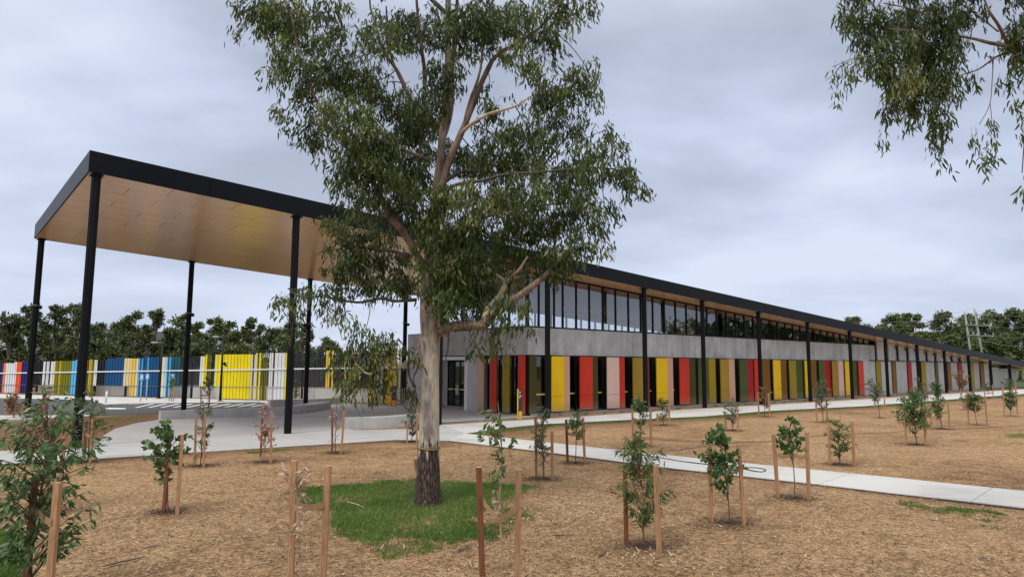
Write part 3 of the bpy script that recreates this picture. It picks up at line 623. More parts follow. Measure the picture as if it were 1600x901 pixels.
# interior partition seen darkly through the ground floor glass
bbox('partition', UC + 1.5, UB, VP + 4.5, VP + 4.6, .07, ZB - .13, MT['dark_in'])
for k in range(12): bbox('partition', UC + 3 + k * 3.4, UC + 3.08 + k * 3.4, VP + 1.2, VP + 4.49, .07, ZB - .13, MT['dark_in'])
# coloured panels on the long facade (measured along the wall)
def fin(u0, u1, colr, depth, split=True, z0=.16, z1=ZB - .06, dv=0.0):
    yaw = (.06 if depth > .2 else -.10)
    if split:
        zc = .92
        bbox('cladding_panel', u0, u1, VP + .02 - depth, VP + .02 - depth + .06, z0, zc - .008, MT['c_' + colr], rot=(0, 0, yaw))
        bbox('cladding_panel', u0, u1, VP + .02 - depth, VP + .02 - depth + .06, zc + .008, z1, MT['c_' + colr], rot=(0, 0, yaw))
    else: bbox('cladding_panel', u0, u1, VP + .02 - depth, VP + .02 - depth + .06, z0 - .03, z1 + .02, MT['c_' + colr], rot=(0, 0, yaw))
PX = [(829, 839, 'darkolive', 0), (860, 880.6, 'yellow', 1), (881.2, 891, 'peach', 0), (904, 925, 'red', 1), (925.5, 935, 'darkolive', 0), (946.6, 966.5, 'pink', 1), (967.2, 977, 'red', 0), (987, 1005.5, 'ochre', 1), (1013.5, 1016, 'maroon', 0),
 (1024, 1042, 'yellow', 1), (1042.5, 1052.5, 'peach', 0), (1060, 1076.2, 'red', 1), (1076.7, 1087.5, 'darkolive', 0), (1093, 1097.5, 'green', 0), (1103, 1108.8, 'green', 0), (1109.2, 1119, 'olive', 0), (1124, 1138.5, 'ochre', 1), (1139, 1149, 'peach', 0),
 (1154, 1167, 'green', 1), (1167.5, 1177.5, 'crimson', 0), (1181, 1187, 'red', 0), (1194, 1204, 'brown', 0), (1207, 1219.5, 'yellow', 1), (1220, 1230, 'brown', 0), (1232, 1243.7, 'olive', 1), (1244.2, 1254.5, 'green', 0), (1256.5, 1264, 'yellow', 1),
 (1269, 1277, 'brown', 0), (1278.5, 1288.7, 'green', 1), (1289.2, 1298.8, 'crimson', 0), (1299.3, 1309.7, 'ochre', 1), (1310.2, 1319, 'pink', 0), (1319.6, 1329, 'yellow', 1), (1333, 1339.8, 'green', 0), (1340.5, 1349.5, 'red', 1)]
prev = UC + .1; wins = []
for a, b, c, wd in PX:
    ua, ub = UV(a, 598, VP - .15)[0], UV(b, 598, VP - .15)[0]
    fin(ua, ub, c, .26 if wd else .12, bool(wd))
    if ua - prev > .25: wins.append((prev, ua))
    prev = ub
def window(u0, u1, z0, z1, v, mat, stripe=True, along='u'):
    """frame with one pane and the yellow safety strip as sub-parts"""
    cu = (u0 + u1) / 2; w_ = u1 - u0; h = z1 - z0; mb = MB()
    for x in (-w_ / 2 + .03, w_ / 2 - .03): mb.box((x, 0, 0), (.06, .1, h))
    for z in (-h / 2 + .03, h / 2 - .03): mb.box((0, 0, z), (w_ - .12, .1, .06))
    if along == 'u': c = np.array([cu, v, (z0 + z1) / 2]); rot = None
    else: c = np.array([v, cu, (z0 + z1) / 2]); rot = (0, 0, math.pi / 2)
    f = obj('window', mesh('window', mb.V, mb.F, MT['darkframe']), ROOT, c - RB, rot)
    obj('pane', boxmesh('pane', (w_ - .13, .012, h - .13), mat), f, (0, .01, 0))
    if stripe: obj('safety_strip', boxmesh('safety_strip', (w_ - .13, .004, .075), MT['strip']), f, (0, -.003, 1.03 - (z0 + z1) / 2))
MT['strip'] = simple('yellow_safety_strip', (.62, .58, .16), .5)
for a, b in wins: window(a - .12, b + .06, .09, ZB - .02, VP + .16, MT['glass_low'])
# dark strip drawn in for the shadow gap under the band
bbox('shadow_gap_strip', UC + .2, UB, VP + .04, VP + .2, ZB - .018, ZB - .002, MT['darkframe'])
# ground floor wall behind the panels (dark gaps) only where no window is
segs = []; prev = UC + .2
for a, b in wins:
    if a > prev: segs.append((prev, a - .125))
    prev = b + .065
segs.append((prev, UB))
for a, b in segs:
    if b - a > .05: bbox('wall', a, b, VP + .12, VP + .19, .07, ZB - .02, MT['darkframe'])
# concrete wall on the right with colour strips and clerestory slots
cpx = [(1350, 1368.3), (1377, 1385), (1388.5, 1393.5), (1400, 1417.5), (1424.5, 1433), (1447, 1461), (1466, 1476), (1486, 1497), (1504, 1513), (1522, 1531), (1538, 1546), (1551, 1576), (1581, 1588)]
spx = [(1368.8, 1376.5, 'olive'), (1394, 1400, 'brown'), (1418, 1424.2, 'crimson'), (1439.5, 1446.6, 'olive'), (1461.5, 1466, 'green'), (1480.5, 1486, 'brown'), (1497.5, 1503.7, 'crimson'), (1517, 1521.7, 'olive'), (1532, 1537.8, 'brown')]
for a, b in cpx: bbox('concrete_panel', UV(a, 598, VP)[0], UV(b, 598, VP)[0], VP - .02, VP + .1, .10, min(ZB, zs(UV(b, 598, VP)[0]) - .05), MT['conc_lt'])
for a, b, c in spx: bbox('cladding_panel', UV(a, 598, VP)[0], UV(b, 598, VP)[0], VP - .10, VP - .03, .10, ZB, MT['c_' + c])
bbox('wall', UB + .0, 106.5, VP + .12, VP + .2, .07, 2.2, MT['darkframe'])
bbox('wall', UB + .0, 91, VP + .12, VP + .2, 2.201, ZB - .001, MT['darkframe'])
bbox('ledge', UB - 1.2, 97, VP - .12, VP + .12, ZB + .002, ZB + .06, MT['darkframe'])
upx = [(1371, 1381), (1388.5, 1397.5), (1405, 1412.5), (1420.5, 1427.5), (1436, 1442.5), (1450, 1456), (1463.5, 1470), (1477.5, 1482), (1489, 1494.5), (1501.5, 1506)]
for a, b in upx:
    ua, ub = UV(a, 550, VP)[0], UV(b, 550, VP)[0]
    sloped('concrete_panel', ua, ub, VP, VP + .1, ZB + .07, ZB + .07, zs(ua) - .02, zs(ub) - .02, MT['conc_lt'])
sloped('clerestory_glazing', UB + .3, 96, VP + .14, VP + .16, ZB + .07, ZB + .07, zs(UB + .3) - .01, max(zs(96) - .01, ZB + .09), MT['glass_low'])
bbox('concrete_panel', UV(1351, 555, VP)[0] + 1.2, UB + 1.0, VP + .21, VP + .25, ZB + .06, ZT, MT['conc'])
bbox('awning', UV(1560, 573, VP)[0], 108, VP - .9, VP + .5, 2.40, 2.62, MT['fascia'])
bbox('wall', UC + 30, UC + 30.2, VP + .3, 37.1, ZT, zs(UC + 30), MT['dark_in'])
# upper glazing on the long side: mullion, pane
mull = [UV(p, 500, VP + .1)[0] for p in (824.5, 842, 866, 879.5, 900.5, 921, 942, 962, 982)]
mull += list(np.arange(mull[-1] + 1.12, UB + .1, 1.12))
mull = [m_ for m_ in mull if m_ < UB + .2]
for k, m_ in enumerate(mull):
    wdt = .14 if k == 0 else .055
    sloped('mullion', m_ - wdt / 2, m_ + wdt / 2, VP + .05, VP + .2, ZT + .09, ZT + .09, zs(m_ - wdt / 2) - .09, zs(m_ + wdt / 2) - .09, MT['darkframe'])
for a, b in zip(mull[:-1], mull[1:]):
    sloped('window_pane', a + .03, b - .03, VP + .11, VP + .122, ZT + .09, ZT + .09, zs(a + .03) - .09, zs(b - .03) - .09, MT['glass'])
bbox('sill', mull[0] - .07, mull[-1], VP + .02, VP + .22, ZT + .004, ZT + .085, MT['darkframe'])
sloped('window_head', mull[0], mull[-1], VP + .04, VP + .21, zs(mull[0]) - .088, zs(mull[-1]) - .088, zs(mull[0]) - .004, zs(mull[-1]) - .004, MT['darkframe'])
sloped('balustrade', UC + 1.2, UC + 9, VP + .7, VP + .74, ZT + .95, ZT + .95, ZT + 1.0, ZT + 1.0, MT['darkframe'])
# upper glazing on the end wall
vm = list(np.arange(VP + .25, 37.3, 1.4)); 
for k, v in enumerate(vm):
    bbox('mullion', UC + .05, UC + .2, v - .03, v + .03, ZT + .09, zs(UC) - .1, MT['darkframe'])
for a, b in zip(vm[:-1], vm[1:]): bbox('window_pane', UC + .11, UC + .122, a + .032, b - .032, ZT + .09, zs(UC) - .1, MT['glass'])
bbox('sill', UC + .02, UC + .22, VP + .25, vm[-1], ZT + .004, ZT + .085, MT['darkframe'])
bbox('window_head', UC + .04, UC + .21, VP + .22, vm[-1], zs(UC) - .095, zs(UC) - .02, MT['darkframe'])
# far side of the upper hall: blinds above a clear strip, bright sky behind
for k in range(25):
    a = UC + 1 + k * 1.6
    if a > UC + 28: break
    bbox('blind', a + .04, a + 1.56, 37.0, 37.03, ZT + 1.9, zs(a + 1.6) - .2, MT['grey_in'])
    bbox('mullion', a - .04, a + .04, 37.05, 37.2, ZT, zs(a) - .05, MT['darkframe'])
bbox('inner_wall', UC + 29, UB, 31.0, 31.1, ZT, zs(UB), MT['dark_in'])
# entrance on the end wall: piers, white portal, sliding doors, coloured fins
def VE(px, u=UC, py=600): return VU(px, py, u)[0]
bbox('concrete_pier', UC + .02, UC + 1.1, VE(748) + .0, VE(730), .0, ZB - .01, MT['conc_lt'])
bbox('concrete_pier', UC + .02, UC + .5, 35.2, 37.4, .0, ZB - .01, MT['conc'])
UD = UC + 1.05
vd0, vd1 = VE(726.6, UD), VE(699, UD)
bbox('door_portal', UC + .0, UD + .1, VE(730) + .002, VE(725.5), .0, ZB - .25, MT['white'])
bbox('door_portal', UC + .0, UD + .1, VE(730) + .002, 35.19, ZB - .248, ZB - .06, MT['white'])
bbox('wall', UD, UD + .2, vd1 + .03, 35.2, .0, ZB - .25, MT['conc'])
for a, b in ((vd0, (vd0 + vd1) / 2 - .35), ((vd0 + vd1) / 2 - .35, (vd0 + vd1) / 2 + .3), ((vd0 + vd1) / 2 + .3, vd1)):
    d_c = (a + b) / 2; w_ = b - a; h = ZB - .3; mb = MB()
    for x in (-w_ / 2 + .025, w_ / 2 - .025): mb.box((x, 0, 0), (.05, .06, h))
    for z in (-h / 2 + .03, h / 2 - .03): mb.box((0, 0, z), (w_ - .1, .06, .06))
    dr = obj('glass_door', mesh('glass_door', mb.V, mb.F, MT['darkframe']), ROOT, L(UD + .05, d_c, h / 2 + .01), (0, 0, math.pi / 2))
    obj('pane', boxmesh('pane', (w_ - .11, .012, h - .13), MT['glass_low']), dr, (0, -.01, 0)); obj('safety_strip', boxmesh('safety_strip', (w_ - .11, .004, .08), MT['strip']), dr, (0, .012, 1.05 - h / 2))
for a, b, c in ((757.8, 748.2, 'peach'), (778, 767, 'red'), (798, 787, 'olive'), (822.3, 811, 'red')):
    bbox('cladding_panel', UC - .10, UC - .04, VE(a), VE(b), .06, ZB - .03, MT['c_' + c], rot=(0, 0, -.05))
ew = [VE(822), VE(811), VE(798), VE(787), VE(778), VE(767), VE(758)]
for a, b in ((ew[1], ew[2]), (ew[3], ew[4]), (ew[5], ew[6])): window(a - .25, b + .25, .07, ZB - .02, UC + .4, MT['glass_low'], along='v')
bbox('corner_post', UC + .02, UC + .18, VP + .02, VP + .22, .0, ZB - .001, MT['darkframe'])
bbox('ceiling', UC + .2, UD + .0, VP + .3, 35.1, ZB - .018, ZB - .003, MT['lightgrey'])
# letters over the door
def text_obj(body, size, mat, name, depth=.01):
    cu = bpy.data.curves.new(name, 'FONT'); cu.body = body; cu.size = size; cu.extrude = depth; cu.align_x = 'LEFT'; cu.materials.append(mat)
    o = bpy.data.objects.new(name, cu); COL.objects.link(o); dg = bpy.context.evaluated_depsgraph_get(); dg.update()
    me = bpy.data.meshes.new_from_object(o.evaluated_get(dg)); bpy.data.objects.remove(o); me.materials.clear(); me.materials.append(mat); return me
lv = VE(691.5)
for k, ch in enumerate('BARC'):
    o = obj('letter', text_obj(ch, .52, MT['letter'] if 'letter' in MT else MT['lightgrey'], 'letter', .015), ROOT, L(UC - .03, lv - k * .40, ZB + .0), (math.pi / 2, 0, -math.pi / 2))

# ================================================================== COLOURED BATTEN FENCE
FA, FB = G(0, 614), G(640, 631.5)
fdir = unit(FB - FA); flen = float(np.linalg.norm(FB - FA)); fn_ = np.array([fdir[1], -fdir[0], 0])          # fn_ points to the camera side
if fn_ @ FA > 0: fn_ = -fn_
FR = empty('batten_fence', FA, 'long fence of coloured vertical battens in blue, cream, yellow, white and orange behind the road', 'fence', rz=math.atan2(fdir[1], fdir[0]))
def fs(px):                                   # distance along the fence at a column of the photograph
    d = ray(px, 590)[:2]; A = np.array([[fdir[0], -d[0]], [fdir[1], -d[1]]]); s = np.linalg.solve(A, -FA[:2]); return s[0]
def fh(s): return 2.47 + (3.56 - 2.47) * s / flen
FC = [(-12, 4, 'navy', 1, 0), (4, 8, 'orange', 1, 0), (8, 12.5, 'wht', 1, 0), (12.5, 14, 'navy', 1, 0), (14, 24, 'wht', 1, 0), (24, 32, 'ored', 1, 0), (32, 43, 'navy', 1, 0), (43, 66, 'blk', 0, 0), (66, 69, 'wht', 0, 0), (69, 71, 'blk', 0, 0), (71, 75, 'wht', 0, 0), (75, 77, 'blk', 0, 0), (77, 84, 'wht', 0, 0),
 (84, 87, 'yol', 1, 0), (87, 92, 'grn', 1, 0), (92, 94, 'yol', 1, 0), (94, 110, 'grn', 1, 0), (110, 119, 'lblue', 1, 0), (119, 133, 'dblue', 1, 0), (133, 136, 'yol', 1, 0), (136, 139, 'blk', 1, 0), (139, 142, 'yol', 1, 0), (142, 147.5, 'grn', 1, 0), (147.5, 151.5, 'wht', 0, 0), (151.5, 163, 'blk', 0, 0), (163, 192, 'dblue', 0, 0),
 (192, 203, 'cream', 0, 0), (203, 213, 'gold', 1, 0), (213, 215, 'crm2', 1, 0), (215, 217, 'lblue', 1, 0), (217, 236, 'mix', 1, 0), (236, 247, 'dblue', 1, 0), (247, 250.5, 'blk', 1, 0), (250.5, 258.5, 'crm2', 1, 0), (258.5, 266, 'mix2', 1, 0), (266, 280, 'teal', 0, 0), (280, 313, 'dgry', 0, 1), (313, 316, 'wht', 0, 0), (316, 322, 'yel', 0, 0),
 (322, 330, 'grn', 0, 1), (330, 333.5, 'blk', 0, 1), (333.5, 336, 'lime', 0, 0), (337.5, 345, 'yel', 0, 0), (345, 391, 'yel', 1, 0), (391.5, 394.5, 'crm2', 1, 0), (397, 402.5, 'cream', 1, 0), (404, 407, 'yel', 1, 0), (408, 418.5, 'grn', 1, 1), (419, 421.5, 'wht', 1, 0), (422.8, 425.8, 'wht', 1, 0), (427.5, 430, 'wht', 1, 0), (431.3, 436, 'wht', 1, 0), (437, 444, 'wht', 1, 0), (444.5, 446.5, 'yel', 1, 0),
 (447, 510, 'dgry', 0, 1), (510, 513.5, 'yg', 0, 0), (514, 517, 'blk', 0, 1), (517.5, 521, 'yg', 0, 0), (521, 538, 'blk', 0, 1), (538, 541, 'yg', 0, 0), (541, 549, 'blk', 0, 1), (549, 557, 'yg', 0, 0), (557, 578, 'blk', 0, 1), (578, 586, 'yg', 1, 0), (588, 591, 'cream', 1, 0), (593.5, 597, 'cream', 1, 0), (600, 621, 'yg', 1, 0), (621.5, 624.5, 'crm2', 1, 0), (625, 652, 'blk', 1, 1)]
PITCHF = .145; s = fs(-12); bars = []; nb = 0
while s < fs(652):
    # which colour run does this batten stand in?
    for a, b, c, full, sparse in FC:
        if fs(a) <= s < fs(b):
            h = fh(s); k = round(s / PITCHF)
            if c == 'mix': c = 'lblue' if k % 4 == 1 else 'dblue'
            if c == 'mix2': c = 'lblue' if k % 3 else 'dblue'
            wdt = .055 if sparse else (.126 if c in ('dblue', 'navy', 'grn', 'teal') else .118)
            z0 = .06 if full else .27 * h
            q = round(h * 4) / 4
            me = boxmesh('batten', (wdt, .05, round(h - z0, 1)), MT['f_' + c])
            o = obj('batten', me, FR, (s, .0 + (.03 if k % 2 and not sparse else 0), z0 + round(h - z0, 1) / 2)); nb += 1
            break
    s += PITCHF
# rails follow the rising top of the fence
def frail(name, fr, hh, dp, mat):
    mb = MB(); a, b = fs(-12), fs(652); v = []
    for s_ in (a, b):
        z = fh(s_) * fr
        v += [(s_, -.045 - dp, z), (s_, -.045, z), (s_, -.045, z + hh), (s_, -.045 - dp, z + hh)]
    mb.V = v; mb.F = [(0, 1, 2, 3), (4, 7, 6, 5), (0, 4, 5, 1), (1, 5, 6, 2), (2, 6, 7, 3), (3, 7, 4, 0)]
    mb.make(name, mat, FR)
frail('rail', .645, .09, .05, MT['white']); frail('lower_rail', .275, .03, .03, MT['grey'])
for k in range(12):
    s_ = fs(0) + 1.0 + k * 3.2; obj('post', boxmesh('post', (.12, .12, 2.3), MT['darkframe']), FR, (s_, .14, 1.15))
bk = empty('retaining_wall', FA + fdir * 0 - fn_ * .9, 'low pale wall panels standing behind the coloured battens', 'wall', rz=math.atan2(fdir[1], fdir[0]))
for k in range(13):
    a = fs(44) + k * 2.7
    obj('wall_panel', boxmesh('wall_panel', (2.62, .15, .95), MT['white']), bk, (a + 1.3, 0, .47))
# shed behind the battens; its long dark wall imitates the shadow there
sh = empty('shade_house', FA + fdir * (fs(300)) - fn_ * 6, 'shed with pale roof and a dark wall standing in for shade behind the battens', 'shed', rz=math.atan2(fdir[1], fdir[0]))
obj('wall', boxmesh('wall', (30, .2, 2.3), MT['dark_in']), sh, (2, 0, 1.1)); obj('roof', boxmesh('roof', (6.6, 5, .18), MT['palemetal'] if 'palemetal' in MT else MT['white']), sh, (9.9, 3, 3.35))
obj('wall', boxmesh('wall', (6.2, .12, 1.1), MT['grey']), sh, (9.9, .6, 2.75))

# ================================================================== FAR BUILDINGS, POLES, SIGNS
MT['warewhite'] = simple('white_metal_cladding', (.55, .58, .60), .5, 0, .05, 1)
MT['waregrey'] = simple('grey_metal_cladding', (.19, .20, .22), .6, 0, .1, 1)
MT['waredark'] = simple('dark_cladding', (.05, .052, .06), .6, 0, .1, 1)
def farbox(px0, px1, ytop, ybot, Y, dep, parent, name, mat, base):
    a, b = PY(px0, ytop, Y), PY(px1, ytop, Y); zt = a[2]; zb = max(-.1, PY(px0, ybot, Y)[2])
    obj(name, boxmesh(name, (b[0] - a[0], dep, zt - zb), mat), parent, np.array([(a[0] + b[0]) / 2, Y + dep / 2, (zt + zb) / 2]) - base)
bs = PY(60, 560, 104); bs[2] = 0
wh = empty('warehouse', bs, 'big warehouse with white and grey walls behind the trees on the left', 'building')
farbox(-40, 47, 507, 547, 104, 30, wh, 'white_wall', MT['warewhite'], bs)
farbox(47, 78, 507, 575, 104.3, 30, wh, 'grey_wall', MT['waregrey'], bs); farbox(78, 133, 510, 575, 104, 30, wh, 'pale_wall', MT['lightgrey'], bs); farbox(133, 205, 513, 575, 104.4, 30, wh, 'grey_wall', MT['waregrey'], bs)
farbox(-40, 47, 547.5, 580, 103.6, 30, wh, 'dark_base', MT['waredark'], bs)
for k in range(9): 
    a = PY(-36 + k * 9, 520, 103.95); obj('cladding_rib', boxmesh('cladding_rib', (.12, .1, 3.5), MT['lightgrey']), wh, np.array([a[0], 103.94, a[2] - .4]) - bs)

def street_light(px, pyb, pyt, armpx, label):
    b = G(px, pyb); H = PY(px, pyt, b[1])[2]; arm = (armpx - px) / FPX * b[1]
    r = empty('street_light', b, label, 'street lamp', 'street lights along the road')
    mb = MB().tube([(0, 0, 0), (0, 0, H)], [.09, .05], 10); mb.make('pole', MT['darkframe'], r, True)
    obj('base_plate', boxmesh('base_plate', (.34, .34, .04), MT['grey']), r, (0, 0, .02))
    obj('arm', boxmesh('arm', (abs(arm) * .5, .07, .06), MT['grey']), r, (arm * .25, 0, H - .04))
    obj('lamp_head', boxmesh('lamp_head', (abs(arm) * .55, .26, .09), MT['lightgrey'], .02), r, (arm * .74, 0, H - .04))
street_light(248.3, 622.5, 534, 232, 'dark street light pole between the dark blue and the cream battens')
street_light(344, 626.5, 525, 328, 'dark street light pole in front of the yellow battens')
street_light(452, 634, 512, 425, 'street light mostly hidden behind the second front canopy column')
def parking_sign(px, pyb, pyt, label):
    b = G(px, pyb); H = PY(px, pyt, b[1])[2]
    r = empty('parking_sign', b, label, 'sign', 'small blue parking signs')
    MB().tube([(0, 0, 0), (0, 0, H)], .03, 8).make('pole', MT['lightgrey'], r, True)
    obj('sign_plate', boxmesh('sign_plate', (.26, .02, .42), MT['signblue']), r, (0, -.04, H - .2)); obj('symbol', boxmesh('symbol', (.14, .006, .26), MT['white']), r, (0, -.054, H - .2))
MT['signblue'] = simple('blue_sign', (.12, .30, .62), .4)
parking_sign(219.5, 627, 584, 'blue parking sign on a white pole, leftmost of the three by the fence')
parking_sign(228.5, 624.5, 583.5, 'blue parking sign on a white pole, middle one of the three by the fence')
parking_sign(268, 626, 583.5, 'blue parking sign in front of the teal battens, rightmost of the three')
b = G(165.5, 629); o = empty('bollard', b, 'white marker post standing at the road edge in front of the low wall', 'post')
MB().tube([(0, 0, 0), (0, 0, .75)], .06, 8).make('pole', MT['white'], o, True); MB().tube([(0, 0, .751), (0, 0, .80)], [.065, .02], 8).make('cap', MT['grey'], o, True)
def wayfinder(px0, px1, pyb, pyt, accent, label):
    pc = (px0 + px1) / 2; b = G(pc, pyb); w_ = (px1 - px0) / FPX * b[1]; H = PY(pc, pyt, b[1])[2]
    r = empty('wayfinding_sign', b, label, 'sign')
    obj('edge_strip', boxmesh('edge_strip', (.055, .12, H), MT['c_yellow'] if accent == 'y' else MT['c_orange']), r, (-w_ / 2 + .027, 0, H / 2))
    obj('sign_panel', boxmesh('sign_panel', (w_ - .06, .1, H - .03), MT['signdark']), r, (.03, 0, H / 2))
    mb = MB(); P = [(-.07 + .0, 0), (.07, 0)] + [(.07 * math.cos(t), .24 + .07 * math.sin(t)) for t in np.linspace(0, math.pi, 8)]
    sc = (w_ - .06) / .16; V = [(x * sc, -.056, z * 1.2) for x, z in P] + [(x * sc, -.051, z * 1.2) for x, z in P]; n = len(P)
    F = [tuple(range(n)), tuple(range(2 * n - 1, n - 1, -1))] + [(i, (i + 1) % n, n + (i + 1) % n, n + i) for i in range(n)]
    obj('round_emblem', mesh('round_emblem', V, F, MT['c_yellow'] if accent == 'y' else MT['c_orange']), r, (.03, 0, .02))
    # up arrow with two short lines of print
    V = [(-.035, 0, 0), (.035, 0, 0), (0, 0, .06), (-.01, 0, -.05), (.01, 0, -.05), (.01, 0, 0), (-.01, 0, 0)]
    obj('arrow', mesh('arrow', [(x, y - .052, z) for x, y, z in V], [(0, 1, 2), (3, 4, 5, 6)], MT['white']), r, (.01, 0, H - .16))
    obj('print_line', boxmesh('print_line', (.12 * sc * .8, .004, .035), MT['white']), r, (.03, -.053, H - .31)); obj('print_line', boxmesh('print_line', (.06, .004, .03), MT['white']), r, (.0, -.053, H - .40))
MT['c_orange'] = simple('orange_emblem', (.72, .33, .03), .5); MT['signdark'] = simple('dark_blue_grey_panel', (.022, .026, .036), .4)
wayfinder(808, 816, 655, 607.3, 'y', 'slim dark sign post with yellow edge and yellow round emblem in front of the corner')
wayfinder(610.5, 618.5, 634.5, 602, 'o', 'slim dark sign post with orange emblem in front of the yellow battens')
# fittings clamped on the columns
def fitting(px, py, u, v, side, label):
    c = Wd(u, v); z = PY(px, py, c[1])[2]
    r = empty('security_light', (c[0] + side * .17, c[1] - .05, z), label, 'security light', 'small fittings clamped on the canopy columns')
    obj('housing', boxmesh('housing', (.14, .16, .17), MT['black'], .02), r, (side * .05, 0, 0)); obj('bracket', boxmesh('bracket', (.3, .3, .05), MT['grey']), r, (-side * .17, 0, .09))
fitting(57, 480, CB[0], VB, 1, 'small fitting high on the leftmost rear canopy column'); fitting(299, 492, CB[1], VB, 1, 'small fitting on the second rear canopy column')
fitting(478, 508, CB[2], VB, -1, 'small box fitting on the third rear canopy column'); fitting(637, 507, CB[3], VB, 1, 'small fitting on the rear column beside the upper windows')
# bird gliding in front of the yellow battens
bp_ = PY(351, 569, 36.0)
V, F = tubegeo([(-.13, 0, .03), (-.08, 0, .02), (0, 0, 0), (.1, 0, -.02), (.2, 0, -.04)], [.012, .04, .055, .035, .02], 8)
br = obj('bird', mesh('bird', V, F, MT['black'], smooth=True), None, bp_, (0, .5, .2)); meta(br, 'small dark bird flying in front of the yellow battens', 'bird')
for sg in (-1, 1): obj('wing', mesh('wing', [(-.05, sg * .03, 0), (.06, sg * .03, 0), (.05, sg * .2, .1), (-.01, sg * .3, .16), (-.04, sg * .16, .08)], [(0, 1, 2, 4), (4, 2, 3)], MT['white'] if sg > 0 else MT['black']), br)

# power poles and wires far right
def power_pole(px, pyt, Y, lean, arms, label):
    b = PY(px, 560, Y); b[2] = -.05; H = PY(px, pyt, Y)[2]
    r = empty('power_pole', b, label, 'power pole', 'power poles above the roof end')
    MB().tube([(0, 0, 0), (lean, 0, H)], [.2, .13], 8).make('pole', MT['farpole'], r, True)
    for ya, x0, x1 in arms:
        z = PY(px, ya, Y)[2]; w_ = (x1 - x0) / FPX * Y; xc = ((x0 + x1) / 2 - px) / FPX * Y
        obj('crossarm', boxmesh('crossarm', (w_, .16, .14), MT['farpole']), r, (xc, -.2, z))
        for q in (-.45, 0, .45): obj('insulator', boxmesh('insulator', (.12, .12, .3), MT['lightgrey']), r, (xc + q * w_, -.3, z + .3))
    return b, H
MT['farpole'] = simple('weathered_pole', (.30, .29, .27), .85, 0, .2, 1)
PB1 = power_pole(1521, 487, 112, -.9, [(507, 1510, 1528), (523, 1512, 1530)], 'pale thick power pole, left one of the pair over the roof')
PB2 = power_pole(1540, 482, 114, -1.3, [(491, 1528, 1550), (508, 1527, 1552), (524, 1527, 1554)], 'taller power pole with three crossarms, right one of the pair over the roof')
wires = [((1240, 517), (1519, 482), (1640, 483)), ((1255, 528), (1519, 500), (1640, 501)), ((1290, 536), (1520, 515), (1640, 517)), ((1290, 546), (1520, 524), (1640, 533)), ((1180, 496), (1519, 492), (1640, 490))]
for k, wv in enumerate(wires):
    A, B_, C_ = PY(wv[0][0], wv[0][1], 124), PY(wv[1][0], wv[1][1], 112), PY(wv[2][0], wv[2][1], 108)
    pts = []
    for a, c_ in ((A, B_), (B_, C_)):
        for t in np.linspace(0, 1, 12): p = a * (1 - t) + c_ * t; p = p - np.array([0, 0, 1.2 * 4 * t * (1 - t)]); pts.append(p)
    mb = MB().tube(pts, .014, 4, False); o = mb.make('power_line', MT['farpole'], None, base=A, label=f'{["topmost", "second", "third", "lowest", "faint upper"][k]} power line running past the two poles', cat='power line', group='power lines over the roof end')

# ================================================================== TREES
def crown_leaves(clumps, n_per, size, flat=.75):
    P = []; D = []
    for c, r, nn in clumps:
        k = max(4, int(nn)); q = unit(rng.normal(size=(k, 3))) * (rng.random((k, 1)) ** .6) * (1 + .35 * rng.random((k, 1))); P.append(c + q * np.array([r, r, r * flat])); D.append(q)
    P = np.concatenate(P); D = np.concatenate(D)
    return P, unit(D * .5 + rng.normal(size=D.shape) * .6 + np.array([0, 0, -.1]))
def far_tree(px, pyt, Y, wpx, label, group, mat, nl=2600, leaf=.42, trunk_top=.45, cl=11, openness=.5, low=.15, base_only=False):
    b = PY(px, 570, Y); b[2] = -.05; H = PY(px, pyt, Y)[2]; R = wpx / FPX * Y / 2
    r = empty('gum_tree', b, label, 'tree', group)
    mb = MB(); mb.tube(smooth_path([(0, 0, 0), (R * .08, 0, H * .3), (-R * .06, 0, H * .6), (0, 0, H * .85)], 3), np.interp(np.arange(10), [0, 9], [H * .022, H * .007]), 7)
    clumps = []
    for k in range(cl):
        zf = low + (1 - low) * ((k + .7) / cl); rad = R * (1 - .55 * max(0, zf - .55) / .45) * (.55 + .45 * min(1, zf / .4)); an = rng.random() * 6.28; q = rad * (.25 + .6 * rng.random())
        cr_ = R * (openness * (.5 + .9 * rng.random() ** 1.3)) * (1.25 - .6 * zf); c = np.array([q * math.cos(an), q * math.sin(an) * .8, min(H * zf, H - cr_ * .6)])
        clumps.append((c, cr_, nl / cl)); z0 = c[2] * .55 + .1; mb.tube([(0, 0, z0), tuple(c * np.array([.5, .5, 1]) * np.array([1, 1, .85])), tuple(c)], [H * .008, H * .005, H * .002], 5, False)
    mb.make('trunk', MT['farbark'], r, True)
    P, D = crown_leaves(clumps, 0, leaf)
    leaves('crown', P, D, leaf * (.6 + .8 * rng.random(len(P))), leaf * .5, mat, r)
    return r
left_trees = [(-22, 500, 62, 84), (12, 492, 60, 60), (44, 474, 64, 62), (82, 478, 70, 60), (117, 472, 66, 62), (150, 505, 80, 60), (180, 505, 84, 60), (203, 487, 72, 54), (239, 484, 74, 46), (222, 512, 66, 70), (262, 512, 70, 60), (280, 492, 76, 54), (308, 503, 80, 54), (335, 497, 72, 52),
              (352, 503, 78, 60), (365, 518, 70, 44), (388, 497, 82, 36), (402, 507, 86, 44), (425, 512, 78, 54), (447, 506, 74, 50), (470, 503, 84, 50), (516, 528, 100, 54), (492, 543, 96, 60), (150, 528, 70, 90), (100, 525, 76, 90), (300, 532, 64, 90), (560, 550, 96, 60), (380, 534, 66, 80)]
adj = ['thin', 'airy', 'tall pale', 'slender', 'ragged', 'dense', 'dark', 'leaning', 'bushy', 'low spreading']
